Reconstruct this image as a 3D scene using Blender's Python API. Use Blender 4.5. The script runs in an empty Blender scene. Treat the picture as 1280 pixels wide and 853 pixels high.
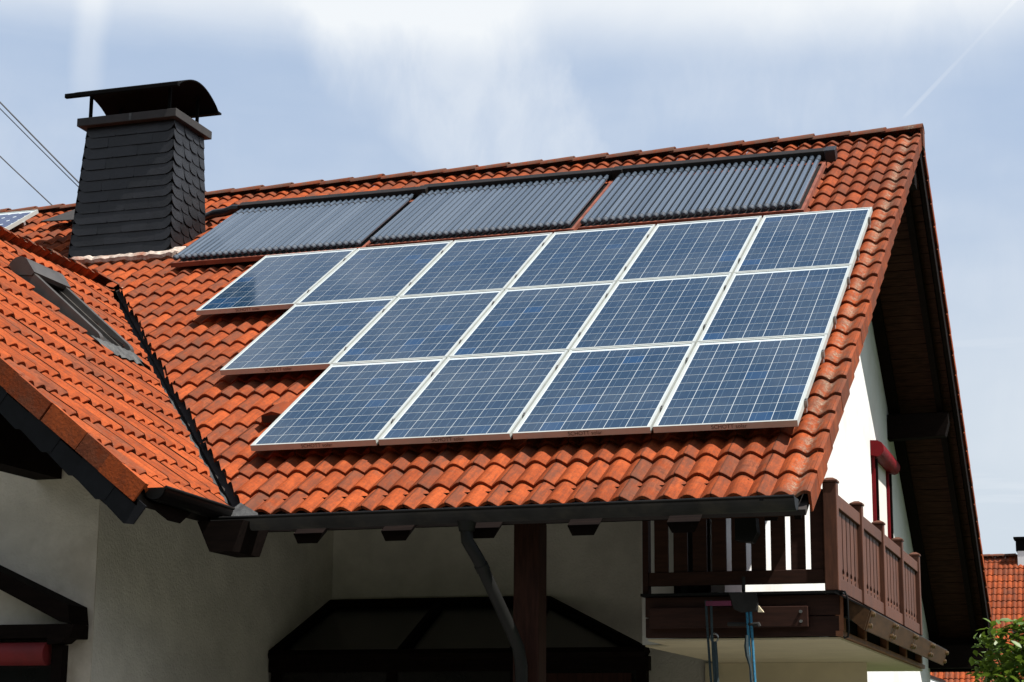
import bpy, bmesh, math, random
from mathutils import Vector, Matrix
random.seed(7)
SC = bpy.context.scene
COL = SC.collection
rad = math.radians

# ------------------------------------------------------------------ camera
cam_d = bpy.data.cameras.new("camera")
cam = bpy.data.objects.new("camera", cam_d)
COL.objects.link(cam)
CAM_POS = Vector((2.10253205, -12.44830965, -2.19569843))
RIGHT = Vector((0.94995555, 0.31228143, 0.00804709))
DOWN = Vector((-0.05652748, 0.19717654, -0.97873697))
FWD = Vector((-0.30722808, 0.92930174, 0.20496143))
R3 = Matrix((RIGHT, -DOWN, -FWD)).transposed()
cam.matrix_world = Matrix.Translation(CAM_POS) @ R3.to_4x4()
cam_d.sensor_width = 36.0
cam_d.lens = 2367.313 / 1280 * 36.0
cam_d.shift_y = 19.52 / 1280
cam_d.clip_start = 0.1
cam_d.clip_end = 2000
SC.camera = cam

# ------------------------------------------------------------------ sun, sky, exposure
SUN_DIR = Vector((0.505, -0.080, 0.859)).normalized()
sun_d = bpy.data.lights.new("sun", 'SUN')
sun_d.energy = 5.0
sun_d.angle = rad(0.5)
sun_d.color = (1.0, 0.96, 0.9)
sun = bpy.data.objects.new("sun", sun_d)
COL.objects.link(sun)
sun.location = (8, -10, 20)
sun.rotation_euler = SUN_DIR.to_track_quat('Z', 'Y').to_euler()
SC.view_settings.view_transform = 'Standard'
SC.view_settings.look = 'None'
SC.view_settings.exposure = 0.9
SC.view_settings.gamma = 1.0
SKY_STRENGTH = 0.05
SC.cycles.max_bounces = 8


class NT:
    """small helper to write node trees"""
    def __init__(self, tree):
        self.t = tree

    def n(self, typ, **kw):
        nd = self.t.nodes.new(typ)
        for k, v in kw.items():
            if k.startswith('i_'):
                key = k[2:]
                key = int(key) if key.isdigit() else key
                self.put(nd.inputs[key], v)
            else:
                setattr(nd, k, v)
        return nd

    def put(self, sock, v):
        if isinstance(v, bpy.types.NodeSocket):
            self.t.links.new(v, sock)
        else:
            sock.default_value = v

    def math(self, op, a, b=0.0, c=None, clamp=False):
        nd = self.t.nodes.new('ShaderNodeMath')
        nd.operation = op
        nd.use_clamp = clamp
        self.put(nd.inputs[0], a)
        self.put(nd.inputs[1], b)
        if c is not None:
            self.put(nd.inputs[2], c)
        return nd.outputs[0]

    def smooth(self, v, a, b, lo=0.0, hi=1.0):
        nd = self.t.nodes.new('ShaderNodeMapRange')
        nd.interpolation_type = 'SMOOTHSTEP'
        self.put(nd.inputs[0], v)
        nd.inputs[1].default_value = a
        nd.inputs[2].default_value = b
        nd.inputs[3].default_value = lo
        nd.inputs[4].default_value = hi
        return nd.outputs[0]

    def mix(self, f, a, b, blend='MIX'):
        nd = self.t.nodes.new('ShaderNodeMix')
        nd.data_type = 'RGBA'
        nd.blend_type = blend
        self.put(nd.inputs[0], f)
        self.put(nd.inputs[6], a)
        self.put(nd.inputs[7], b)
        return nd.outputs[2]

    def noise(self, vec, scale, detail=3.0, rough=0.55, dist=0.0):
        nd = self.t.nodes.new('ShaderNodeTexNoise')
        if vec is not None:
            self.t.links.new(vec, nd.inputs['Vector'])
        nd.inputs['Scale'].default_value = scale
        nd.inputs['Detail'].default_value = detail
        nd.inputs['Roughness'].default_value = rough
        nd.inputs['Distortion'].default_value = dist
        return nd.outputs['Fac']

    def mapping(self, vec, scale=(1, 1, 1), rot=(0, 0, 0)):
        nd = self.t.nodes.new('ShaderNodeMapping')
        self.t.links.new(vec, nd.inputs['Vector'])
        nd.inputs['Scale'].default_value = scale
        nd.inputs['Rotation'].default_value = rot
        return nd.outputs[0]


def build_world():
    w = bpy.data.worlds.new("World")
    SC.world = w
    w.use_nodes = True
    t = w.node_tree
    t.nodes.clear()
    N = NT(t)
    sky = t.nodes.new('ShaderNodeTexSky')
    sky.sky_type = 'NISHITA'
    sky.sun_disc = False
    sky.sun_elevation = math.asin(SUN_DIR.z)
    sky.sun_rotation = math.atan2(SUN_DIR.x, SUN_DIR.y)
    sky.altitude = 200
    sky.air_density = 1.0
    sky.dust_density = 1.2
    sky.ozone_density = 1.2
    tc = t.nodes.new('ShaderNodeTexCoord')
    d = tc.outputs['Generated']
    sep = t.nodes.new('ShaderNodeSeparateXYZ')
    t.links.new(d, sep.inputs[0])
    x, y, z = sep.outputs
    az = N.math('MULTIPLY', N.math('ARCTAN2', x, y), 57.2958)
    el = N.math('MULTIPLY', N.math('ARCSINE', z), 57.2958)
    soft = N.noise(d, 9.0, 5, 0.6, 0.4)
    fine = N.noise(N.mapping(d, (14, 14, 40)), 2.0, 5, 0.6)
    broad = N.noise(N.mapping(d, (1, 1, 2.5)), 3.2, 4, 0.55)
    wob = N.math('MULTIPLY', N.math('SUBTRACT', soft, 0.5), 7.0)
    azw = N.math('ADD', az, wob)
    # large soft cloud left of the middle
    shift = N.math('MULTIPLY', N.math('SUBTRACT', el, 20.0), -0.8)
    a1 = N.math('SUBTRACT', azw, N.math('ADD', shift, -20.3))
    c1 = N.math('MULTIPLY', N.smooth(a1, -5.0, -1.6), N.smooth(a1, 2.3, 4.4, 1.0, 0.0))
    c1 = N.math('MULTIPLY', c1, N.smooth(el, 14.5, 18.5))
    wisp = N.noise(N.mapping(d, (30, 30, 12), (0.3, 0.5, 0.2)), 1.3, 7, 0.62, 0.4)
    c1 = N.math('MULTIPLY', c1, N.math('ADD', 0.68, N.math('MULTIPLY', N.smooth(wisp, 0.25, 0.75), 0.6)))
    # old contrail, left
    a2 = N.math('ABSOLUTE', N.math('ADD', N.math('ADD', az, N.math('MULTIPLY', wob, 0.12)), 31.75))
    c2 = N.math('MULTIPLY', N.smooth(a2, 0.1, 0.75, 1.0, 0.0), N.smooth(el, 17.0, 20.5))
    # thin contrail, upper right: a great circle
    d1 = Vector((-0.105, 0.943, 0.317)).normalized()
    d2 = Vector((-0.048, 0.929, 0.367)).normalized()
    nn = d1.cross(d2).normalized()
    dot = t.nodes.new('ShaderNodeVectorMath')
    dot.operation = 'DOT_PRODUCT'
    t.links.new(d, dot.inputs[0])
    dot.inputs[1].default_value = nn
    c3 = N.math('MULTIPLY', N.smooth(N.math('ABSOLUTE', dot.outputs['Value']), 0.0004, 0.0022, 1.0, 0.0),
                N.smooth(el, 18.3, 18.9))
    c3 = N.math('MULTIPLY', c3, N.smooth(y, 0.0, 0.2))
    # faint streaks low in the sky
    str_n = N.noise(N.mapping(d, (3, 3, 42)), 2.2, 4, 0.6)
    c4 = N.math('MULTIPLY', N.smooth(str_n, 0.5, 0.72), N.smooth(el, 10.0, 17.0, 1.0, 0.15))
    # veil that thickens upwards
    c5 = N.smooth(N.math('ADD', el, N.math('MULTIPLY', wob, 0.15)), 20.2, 22.7)
    m = N.math('MULTIPLY', c1, 0.44)
    m = N.math('MAXIMUM', m, N.math('MULTIPLY', c2, 0.30))
    m = N.math('MAXIMUM', m, N.math('MULTIPLY', c3, 0.30))
    m = N.math('MAXIMUM', m, N.math('MULTIPLY', c4, 0.28))
    m = N.math('MAXIMUM', m, N.math('MULTIPLY', N.math('MULTIPLY', N.smooth(broad, 0.40, 0.70), N.smooth(wisp, 0.3, 0.7, 0.6, 1.0)), 0.30))
    m = N.math('ADD', m, N.math('MULTIPLY', N.math('SUBTRACT', fine, 0.5), 0.08))
    c5 = N.math('MULTIPLY', c5, N.smooth(N.math('ADD', el, N.math('MULTIPLY', wob, 1.5)), 26.0, 40.0, 1.0, 0.12))
    m = N.math('ADD', m, N.math('MULTIPLY', c5, CLOUD_VEIL))
    m = N.math('MAXIMUM', N.math('MINIMUM', m, 1.0), 0.0)
    hz = N.smooth(el, 22.0, 50.0, 0.85, 0.06)
    low = N.smooth(el, 8.0, 19.0)
    haze = N.mix(hz, sky.outputs[0], N.mix(low, (7.5, 8.3, 9.2, 1), (5.35, 6.65, 8.75, 1)))
    col = N.mix(m, haze, (9.6, 10.0, 10.4, 1))
    bg = t.nodes.new('ShaderNodeBackground')
    t.links.new(col, bg.inputs['Color'])
    bg.inputs['Strength'].default_value = SKY_STRENGTH
    out = t.nodes.new('ShaderNodeOutputWorld')
    t.links.new(bg.outputs[0], out.inputs[0])


CLOUD_VEIL = 0.88
build_world()

# ------------------------------------------------------------------ materials
def principled(name):
    m = bpy.data.materials.new(name)
    m.use_nodes = True
    t = m.node_tree
    b = t.nodes['Principled BSDF']
    return m, NT(t), b


def mat(name, col, rough=0.6, metal=0.0, var=0.25, scale=6.0, stretch=(1, 1, 1), bump=0.0, bscale=None, spec=0.5,
        coat=0.0, rnd=0.0, dirt=None, dirt_amt=0.0, dirt_scale=2.0):
    m, N, b = principled(name)
    g = N.n('ShaderNodeNewGeometry')
    v = N.mapping(g.outputs['Position'], stretch)
    nz = N.noise(v, scale, 4, 0.6)
    dark = tuple(c * (1 - var) for c in col) + (1,)
    lite = tuple(min(1, c * (1 + var)) for c in col) + (1,)
    c = N.mix(N.smooth(nz, 0.3, 0.7), dark, lite)
    if rnd:
        oi = N.n('ShaderNodeObjectInfo')
        hv = N.n('ShaderNodeHueSaturation')
        hv.inputs['Value'].default_value = 1.0
        N.put(hv.inputs['Value'], N.math('ADD', N.math('MULTIPLY', oi.outputs['Random'], 2 * rnd), 1 - rnd))
        N.put(hv.inputs['Color'], c)
        c = hv.outputs[0]
    if dirt:
        dn = N.noise(g.outputs['Position'], dirt_scale, 5, 0.65)
        c = N.mix(N.math('MULTIPLY', N.smooth(dn, 0.45, 0.7), dirt_amt), c, dirt + (1,))
    N.put(b.inputs['Base Color'], c)
    b.inputs['Roughness'].default_value = rough
    b.inputs['Metallic'].default_value = metal
    b.inputs['Specular IOR Level'].default_value = spec
    b.inputs['Coat Weight'].default_value = coat
    if bump:
        bn = N.n('ShaderNodeBump')
        bn.inputs['Strength'].default_value = bump
        bn.inputs['Distance'].default_value = 0.01
        N.put(bn.inputs['Height'], N.noise(v, bscale or scale * 6, 4, 0.6))
        N.put(b.inputs['Normal'], bn.outputs[0])
    return m


def tile_material(name, lichen=1.0, bright=1.0, grey=0.0):
    m, N, b = principled(name)
    g = N.n('ShaderNodeNewGeometry')
    P = g.outputs['Position']
    oi = N.n('ShaderNodeObjectInfo')
    at = N.n('ShaderNodeAttribute')
    at.attribute_name = 'rnd'
    r = N.math('FRACT', N.math('ADD', oi.outputs['Random'], at.outputs['Fac']))
    r2 = N.math('FRACT', N.math('MULTIPLY', r, 17.31))
    big = N.noise(P, 0.7, 3, 0.6)
    med = N.noise(P, 7.0, 4, 0.65)
    fin = N.noise(P, 55.0, 3, 0.6)
    k = N.math('ADD', N.math('MULTIPLY', r, 0.76), N.math('MULTIPLY', N.math('SUBTRACT', med, 0.5), 1.5))
    k = N.math('ADD', k, N.math('MULTIPLY', N.math('SUBTRACT', big, 0.45), 0.5))
    cr = N.n('ShaderNodeValToRGB')
    e = cr.color_ramp.elements
    e[0].position = 0.0
    e[0].color = (0.325 * bright, 0.066 * bright, 0.0175 * bright, 1)
    e[1].position = 1.0
    e[1].color = (0.108 * bright, 0.031 * bright, 0.0165 * bright, 1)
    for p, c in ((0.3, (0.262, 0.0515, 0.0140, 1)), (0.62, (0.190, 0.039, 0.0125, 1)), (0.8, (0.185, 0.053, 0.025, 1))):
        x = e.new(p)
        x.color = tuple(q * bright for q in c[:3]) + (1,)
    N.put(cr.inputs[0], k)
    c = cr.outputs[0]
    ax = N.n('ShaderNodeAttribute')
    ax.attribute_name = 'lx'
    ay = N.n('ShaderNodeAttribute')
    ay.attribute_name = 'ly'
    cv = N.n('ShaderNodeCombineXYZ')
    N.put(cv.inputs[0], N.math('MULTIPLY', ax.outputs['Fac'], 60.0))
    N.put(cv.inputs[1], N.math('MULTIPLY', ay.outputs['Fac'], 5.0))
    N.put(cv.inputs[2], N.math('MULTIPLY', r, 90.0))
    sk = N.noise(cv.outputs[0], 1.0, 4, 0.65, 0.3)
    c = N.mix(N.math('MULTIPLY', N.smooth(sk, 0.48, 0.70), 0.50), c, (0.085, 0.030, 0.017, 1))
    c = N.mix(N.math('MULTIPLY', N.smooth(sk, 0.50, 0.30), 0.30), c, (0.40 * bright, 0.105 * bright, 0.035 * bright, 1))
    # fine grain
    c = N.mix(N.math('MULTIPLY', N.smooth(fin, 0.42, 0.70), 0.42), c, (0.10, 0.035, 0.018, 1))
    # the rolls that carry the side joint are darker and streaked
    ro = N.n('ShaderNodeAttribute')
    ro.attribute_name = 'roll'
    st = N.noise(N.mapping(P, (26, 5, 5)), 1.0, 4, 0.7)
    c = N.mix(N.math('MULTIPLY', ro.outputs['Fac'], N.math('ADD', N.math('MULTIPLY', N.smooth(st, 0.35, 0.65), 0.45), N.math('MULTIPLY', r2, 0.35))), c,
              (0.080, 0.036, 0.024, 1))
    ed = N.n('ShaderNodeAttribute')
    ed.attribute_name = 'joint'
    c = N.mix(N.math('MULTIPLY', N.math('POWER', ed.outputs['Fac'], 2.5), 0.85), c, (0.018, 0.010, 0.007, 1))
    # grey-brown weathering in blotches
    wz = N.noise(P, 3.1, 5, 0.7, 0.6)
    c = N.mix(N.math('MULTIPLY', N.smooth(wz, 0.52, 0.72), N.math('ADD', 0.28, N.math('MULTIPLY', r2, 0.5))), c,
              (0.100, 0.044, 0.028, 1))
    # older, redder and greyer tiles toward ridge and right verge
    sep = N.n('ShaderNodeSeparateXYZ')
    N.put(sep.inputs[0], P)
    age = N.math('MULTIPLY', N.smooth(sep.outputs[2], 0.2, 3.9), N.smooth(sep.outputs[0], -8.0, -0.5))
    c = N.mix(N.math('MULTIPLY', age, N.math('ADD', 0.15, N.math('MULTIPLY', N.smooth(wz, 0.38, 0.62), 0.55))), c,
              (0.112, 0.033, 0.018, 1))
    # pale lichen and mortar spots; denser in the last valley beside the right verge
    band = N.math('MULTIPLY', N.smooth(N.math('ABSOLUTE', N.math('SUBTRACT', sep.outputs[0], 0.075)), 0.02, 0.075, 1, 0),
                  1.0)
    ln = N.noise(P, 9.0, 6, 0.75)
    lb = N.noise(P, 38.0, 5, 0.8)
    l1 = N.math('MULTIPLY', N.math('MULTIPLY', N.smooth(ln, 0.42, 0.56), N.smooth(lb, 0.36, 0.52)), band)
    c = N.mix(N.math('MULTIPLY', l1, 0.60 * lichen), c, N.mix(N.smooth(fin, 0.4, 0.6), (0.12, 0.095, 0.07, 1), (0.30, 0.245, 0.18, 1)))
    ln2 = N.noise(P, 16.0, 5, 0.7)
    c = N.mix(N.math('MULTIPLY', N.smooth(ln2, 0.715, 0.76), 0.8 * lichen), c, (0.42, 0.38, 0.30, 1))
    ln3 = N.noise(P, 21.0, 4, 0.7)
    c = N.mix(N.math('MULTIPLY', N.smooth(ln3, 0.66, 0.76), 0.5 * lichen), c, (0.055, 0.045, 0.035, 1))
    if grey:
        gn = N.noise(P, 11.0, 6, 0.75, 0.4)
        c = N.mix(N.math('MULTIPLY', N.smooth(gn, 0.34, 0.6), grey), c, (0.095, 0.058, 0.043, 1))
    N.put(b.inputs['Base Color'], c)
    b.inputs['Roughness'].default_value = 0.8
    b.inputs['Specular IOR Level'].default_value = 0.08
    bn = N.n('ShaderNodeBump')
    bn.inputs['Strength'].default_value = 0.35
    bn.inputs['Distance'].default_value = 0.006
    N.put(bn.inputs['Height'], N.math('ADD', fin, N.math('MULTIPLY', med, 1.2)))
    N.put(b.inputs['Normal'], bn.outputs[0])
    return m


M = {}
M['tile'] = tile_material('clay tile')
M['ridge'] = tile_material('weathered ridge tile', 1.6, 0.70, 0.85)
M['verge'] = tile_material('verge tile', 0.3, 1.05)
M['deck'] = mat('roof underlay', (0.02, 0.014, 0.012), 0.9)
M['plaster'] = mat('white plaster', (0.67, 0.665, 0.64), 0.9, var=0.05, scale=2.0, bump=0.25, bscale=90, spec=0.2,
                   dirt=(0.42, 0.36, 0.27), dirt_amt=0.22, dirt_scale=1.3)
M['plaster_shade'] = mat('shaded white plaster', (0.66, 0.62, 0.545), 0.9, var=0.09, scale=3.5, bump=0.9, bscale=45, spec=0.2,  # copy of the white plaster with eave shade put into its colour
                   dirt=(0.50, 0.46, 0.40), dirt_amt=0.3, dirt_scale=1.1)
M['plaster_old'] = mat('aged wall plaster', (0.62, 0.56, 0.475), 0.9, var=0.12, scale=2.4, bump=0.9, bscale=45, spec=0.2,
                       dirt=(0.30, 0.24, 0.17), dirt_amt=0.4, dirt_scale=1.6)
M['plaster_cream'] = mat('cream plaster', (0.66, 0.575, 0.40), 0.9, var=0.06, scale=3, bump=0.2, bscale=80, spec=0.2)
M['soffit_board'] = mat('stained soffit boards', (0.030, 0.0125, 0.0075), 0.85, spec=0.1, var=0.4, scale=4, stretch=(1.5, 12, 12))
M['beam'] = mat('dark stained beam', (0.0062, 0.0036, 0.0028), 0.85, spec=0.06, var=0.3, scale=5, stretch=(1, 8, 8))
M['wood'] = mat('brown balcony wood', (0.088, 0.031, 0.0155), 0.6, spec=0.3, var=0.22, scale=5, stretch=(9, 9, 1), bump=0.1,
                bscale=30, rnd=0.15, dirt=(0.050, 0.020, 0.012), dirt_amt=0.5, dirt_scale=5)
M['wood_shaded'] = mat('shaded balcony wood', (0.034, 0.0125, 0.0075), 0.65, spec=0.2, var=0.25, scale=5, stretch=(1, 9, 9), rnd=0.12)  # darker copy of the balcony wood, eave shade put into its colour
M['post'] = mat('reddish timber post', (0.028, 0.0105, 0.0065), 0.7, spec=0.12, var=0.3, scale=6, stretch=(10, 10, 1))
M['gutter'] = mat('dark gutter metal', (0.0045, 0.0045, 0.0045), 0.5, metal=0.0, var=0.3, scale=3, spec=0.15,
                  dirt=(0.011, 0.010, 0.008), dirt_amt=0.6, dirt_scale=4)
M['pipe'] = mat('dark downpipe metal', (0.0075, 0.0075, 0.007), 0.45, spec=0.25, var=0.3, scale=3, dirt=(0.02, 0.018, 0.016), dirt_amt=0.5)
M['slate'] = mat('slate', (0.0058, 0.0063, 0.0080), 0.46, spec=0.4, var=0.35, scale=9, rnd=0.5, bump=0.4, bscale=40,
                 dirt=(0.013, 0.0135, 0.0145), dirt_amt=0.4, dirt_scale=6)
M['slate_dark'] = mat('bargeboard slate', (0.0060, 0.0062, 0.0078), 0.6, spec=0.2, var=0.3, scale=9, rnd=0.3)
M['slate_core'] = mat('chimney core', (0.008, 0.008, 0.009), 0.9)
M['cap'] = mat('chimney slab', (0.017, 0.0145, 0.013), 0.7, var=0.25, scale=5, dirt=(0.03, 0.026, 0.024), dirt_amt=0.5)
M['hood'] = mat('black sheet metal', (0.004, 0.004, 0.004), 0.8, var=0.3, scale=4, spec=0.05)
M['alu'] = mat('aluminium frame', (0.45, 0.48, 0.46), 0.42, metal=0.35, var=0.05, scale=8, rnd=0.04,
               dirt=(0.5, 0.5, 0.44), dirt_amt=0.25, dirt_scale=5)
M['rail'] = mat('mounting rail', (0.5, 0.5, 0.5), 0.4, metal=0.8, var=0.1)
M['backsheet'] = mat('panel backsheet', (0.46, 0.51, 0.53), 0.10, var=0.04, coat=0.0)
M['busbar'] = mat('busbar', (0.10, 0.15, 0.20), 0.14, var=0.05)
M['lettering'] = mat('dark print', (0.06, 0.035, 0.03), 0.6, var=0.1)
M['steel'] = mat('steel fittings', (0.28, 0.28, 0.27), 0.35, metal=0.8, var=0.2)
M['manifold'] = mat('dark manifold casing', (0.010, 0.008, 0.007), 0.55, spec=0.2, var=0.3, scale=5)
M['tube_cap'] = mat('dark tube cap', (0.055, 0.068, 0.088), 0.70, spec=0.3, var=0.2)
M['tube_ring'] = mat('black tube ring', (0.012, 0.013, 0.016), 0.4)
M['tray'] = mat('red brown tray', (0.165, 0.045, 0.024), 0.6, var=0.3, scale=6)
M['valley'] = mat('dark valley metal', (0.012, 0.011, 0.011), 0.6, var=0.3)
M['lead'] = mat('crinkled lead flashing', (0.055, 0.056, 0.054), 0.55, metal=0.2, var=0.35, scale=14, bump=0.8, bscale=30)
M['mortar'] = mat('mortar', (0.46, 0.38, 0.32), 0.9, var=0.35, scale=14, bump=0.6, bscale=40, dirt=(0.26, 0.07, 0.025), dirt_amt=0.85, dirt_scale=5)
M['skyframe'] = mat('brown grey window metal', (0.090, 0.082, 0.075), 0.38, metal=0.45, var=0.15)
M['skybox'] = mat('shutter box metal', (0.075, 0.068, 0.062), 0.4, metal=0.4, var=0.2)
M['glass_dark'] = mat('dark window glass', (0.015, 0.016, 0.017), 0.06, var=0.1)
M['curtain'] = mat('pale curtain', (0.62, 0.58, 0.52), 0.9, var=0.12, scale=8, stretch=(14, 14, 1))
M['red'] = mat('red painted frame', (0.135, 0.004, 0.007), 0.55, spec=0.12, var=0.15)
M['awning_red'] = mat('red awning fabric', (0.15, 0.005, 0.006), 0.7, var=0.15)
M['brass'] = mat('dull brass bolt', (0.17, 0.105, 0.05), 0.35, metal=0.9, var=0.2)
M['bronze_board'] = mat('brown varnished board', (0.060, 0.029, 0.012), 0.6, spec=0.15, var=0.25, scale=4, stretch=(6, 1, 6))
M['orange_batten'] = mat('orange brown batten', (0.24, 0.085, 0.034), 0.6, var=0.25, scale=8)  # orange brown, lightened to stand for sunlight caught by the battens
M['canopy_glass'] = mat('smoked canopy glass', (0.010, 0.008, 0.007), 0.25, var=0.3, spec=0.25)
M['rope_blue'] = mat('blue rope', (0.02, 0.15, 0.26), 0.8, var=0.3, scale=90)
M['rope_dark'] = mat('dark teal rope', (0.018, 0.035, 0.042), 0.8, var=0.3, scale=90)
M['pink'] = mat('pink strap', (0.15, 0.02, 0.06), 0.7)
M['plate'] = mat('grey plastic bracket', (0.022, 0.021, 0.020), 0.7, spec=0.2)
M['wire'] = mat('cable', (0.05, 0.05, 0.055), 0.6)
M['grass'] = mat('lawn', (0.030, 0.050, 0.014), 0.95, var=0.4, scale=1.5, dirt=(0.06, 0.05, 0.03), dirt_amt=0.5, dirt_scale=0.6)
M['screen_foliage'] = mat('sky screen foliage', (0.028, 0.034, 0.020), 0.95, var=0.6, scale=1.2)  # for the added trees that block the low sky
M['paving'] = mat('terrace paving', (0.105, 0.100, 0.093), 0.9, var=0.25, scale=3)
M['asphalt'] = mat('asphalt', (0.05, 0.05, 0.05), 0.9, var=0.2, scale=4)
M['bark'] = mat('bark', (0.05, 0.035, 0.024), 0.9, var=0.4, scale=12)
M['white_paint'] = mat('white render', (0.80, 0.80, 0.80), 0.85, var=0.03)


def cell_material(name, base, base2, blue):
    m, N, b = principled(name)
    oi = N.n('ShaderNodeObjectInfo')
    g = N.n('ShaderNodeNewGeometry')
    r = oi.outputs['Random']
    vor = N.n('ShaderNodeTexVoronoi')
    vor.inputs['Scale'].default_value = 42.0
    N.put(vor.inputs['Vector'], g.outputs['Position'])
    vs = N.n('ShaderNodeSeparateColor')
    N.put(vs.inputs[0], vor.outputs['Color'])
    k = N.math('ADD', N.math('MULTIPLY', r, 0.55), N.math('MULTIPLY', vs.outputs[0], 0.55))
    c = N.mix(k, base + (1,), base2 + (1,))
    c = N.mix(N.smooth(r, 0.90, 1.02), c, blue + (1,))
    sky_glare = N.noise(g.outputs['Position'], 1.3, 4, 0.6)
    c = N.mix(N.math('MULTIPLY', N.smooth(sky_glare, 0.35, 0.75), 0.13), c, (0.17, 0.19, 0.20, 1))  # pale patches put the sky's reflection into the cell colour
    N.put(b.inputs['Base Color'], c)
    b.inputs['Roughness'].default_value = 0.10
    b.inputs['IOR'].default_value = 1.53
    return m


M['cell'] = cell_material('polycrystalline cell', (0.0046, 0.0250, 0.062), (0.0105, 0.0310, 0.062), (0.0038, 0.036, 0.100))
M['cell_mono'] = cell_material('monocrystalline cell', (0.008, 0.020, 0.085), (0.010, 0.024, 0.090), (0.009, 0.022, 0.09))


def tube_material():
    m, N, b = principled('evacuated glass tube')
    oi = N.n('ShaderNodeObjectInfo')
    c = N.mix(oi.outputs['Random'], (0.105, 0.140, 0.185, 1), (0.150, 0.190, 0.24, 1))
    N.put(b.inputs['Base Color'], c)
    b.inputs['Metallic'].default_value = 0.55
    b.inputs['Roughness'].default_value = 0.22
    b.inputs['Coat Weight'].default_value = 0.6
    b.inputs['Coat Roughness'].default_value = 0.04
    return m


M['tube'] = tube_material()


def leaf_material(name, c1, c2):
    m, N, b = principled(name)
    oi = N.n('ShaderNodeObjectInfo')
    at = N.n('ShaderNodeAttribute')
    at.attribute_name = 'rnd'
    r = N.math('FRACT', N.math('ADD', oi.outputs['Random'], at.outputs['Fac']))
    c = N.mix(r, c1 + (1,), c2 + (1,))
    N.put(b.inputs['Base Color'], c)
    b.inputs['Roughness'].default_value = 0.5
    tr = N.n('ShaderNodeBsdfTranslucent')
    N.put(tr.inputs['Color'], N.mix(0.5, c, (0.16, 0.22, 0.02, 1)))
    mx = N.n('ShaderNodeMixShader')
    mx.inputs[0].default_value = 0.3
    N.t.links.new(b.outputs[0], mx.inputs[1])
    N.t.links.new(tr.outputs[0], mx.inputs[2])
    out = [n for n in N.t.nodes if n.type == 'OUTPUT_MATERIAL'][0]
    N.t.links.new(mx.outputs[0], out.inputs[0])
    return m


M['leaf'] = leaf_material('green leaf', (0.036, 0.082, 0.010), (0.12, 0.19, 0.024))

# ------------------------------------------------------------------ mesh helpers
class MB:
    def __init__(self):
        self.v = []
        self.f = []

    def add(self, vs, fs):
        o = len(self.v)
        self.v += [Vector(p) for p in vs]
        self.f += [tuple(i + o for i in f) for f in fs]
        return self

    def box(self, lo, hi, mtx=None):
        x0, y0, z0 = lo
        x1, y1, z1 = hi
        vs = [Vector(p) for p in ((x0, y0, z0), (x1, y0, z0), (x1, y1, z0), (x0, y1, z0),
                                  (x0, y0, z1), (x1, y0, z1), (x1, y1, z1), (x0, y1, z1))]
        if mtx:
            vs = [mtx @ p for p in vs]
        return self.add(vs, [(3, 2, 1, 0), (4, 5, 6, 7), (0, 1, 5, 4), (1, 2, 6, 5), (2, 3, 7, 6), (3, 0, 4, 7)])

    def prism(self, poly, ext):
        """poly: list of 3d points (ccw seen from -ext), extruded by vector ext"""
        n = len(poly)
        e = Vector(ext)
        a = [Vector(p) for p in poly]
        vs = a + [p + e for p in a]
        fs = [tuple(reversed(range(n))), tuple(range(n, 2 * n))]
        for i in range(n):
            j = (i + 1) % n
            fs.append((i, j, n + j, n + i))
        return self.add(vs, fs)

    def tube(self, pts, r, seg=8, caps=True):
        pts = [Vector(p) for p in pts]
        rs = r if isinstance(r, (list, tuple)) else [r] * len(pts)
        rings = []
        vs = []
        t0 = (pts[1] - pts[0]).normalized()
        up = Vector((0, 0, 1)) if abs(t0.z) < 0.9 else Vector((1, 0, 0))
        a = t0.cross(up).normalized()
        for i, p in enumerate(pts):
            if i == 0:
                t = t0
            elif i == len(pts) - 1:
                t = (pts[i] - pts[i - 1]).normalized()
            else:
                t = ((pts[i + 1] - pts[i]).normalized() + (pts[i] - pts[i - 1]).normalized()).normalized()
            a = (a - t * a.dot(t)).normalized()
            b = t.cross(a)
            for k in range(seg):
                th = 2 * math.pi * k / seg
                vs.append(p + (a * math.cos(th) + b * math.sin(th)) * rs[i])
        fs = []
        for i in range(len(pts) - 1):
            for k in range(seg):
                k2 = (k + 1) % seg
                fs.append((i * seg + k, i * seg + k2, (i + 1) * seg + k2, (i + 1) * seg + k))
        if caps:
            fs.append(tuple(reversed(range(seg))))
            fs.append(tuple(range((len(pts) - 1) * seg, len(pts) * seg)))
        return self.add(vs, fs)

    def mesh(self, name, material, smooth=False, bevel=0.0, recalc=True, angle=40):
        me = bpy.data.meshes.new(name)
        me.from_pydata([tuple(p) for p in self.v], [], self.f)
        bm = bmesh.new()
        bm.from_mesh(me)
        if recalc:
            bmesh.ops.recalc_face_normals(bm, faces=bm.faces)
        if bevel:
            ed = [e for e in bm.edges if len(e.link_faces) == 2 and e.calc_face_angle(0) > rad(30)]
            bmesh.ops.bevel(bm, geom=ed, offset=bevel, segments=2, affect='EDGES', profile=0.6, clamp_overlap=True)
        for f in bm.faces:
            f.smooth = smooth
        if smooth:
            for e in bm.edges:
                if len(e.link_faces) == 2 and e.calc_face_angle(0) > rad(angle):
                    e.smooth = False
        bm.to_mesh(me)
        bm.free()
        if material:
            me.materials.append(M[material])
        return me


def link(name, data, parent=None, mtx=None):
    o = bpy.data.objects.new(name, data)
    COL.objects.link(o)
    if parent:
        o.parent = parent
        if parent.type == 'EMPTY' and parent.get('world_parts'):
            o.matrix_parent_inverse = Matrix.Translation(parent.location).inverted()
    if mtx is not None:
        o.matrix_local = mtx
        if parent and parent.type == 'EMPTY' and parent.get('world_parts'):
            o.matrix_parent_inverse = Matrix.Translation(parent.location).inverted()
            o.matrix_basis = mtx
    return o


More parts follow.
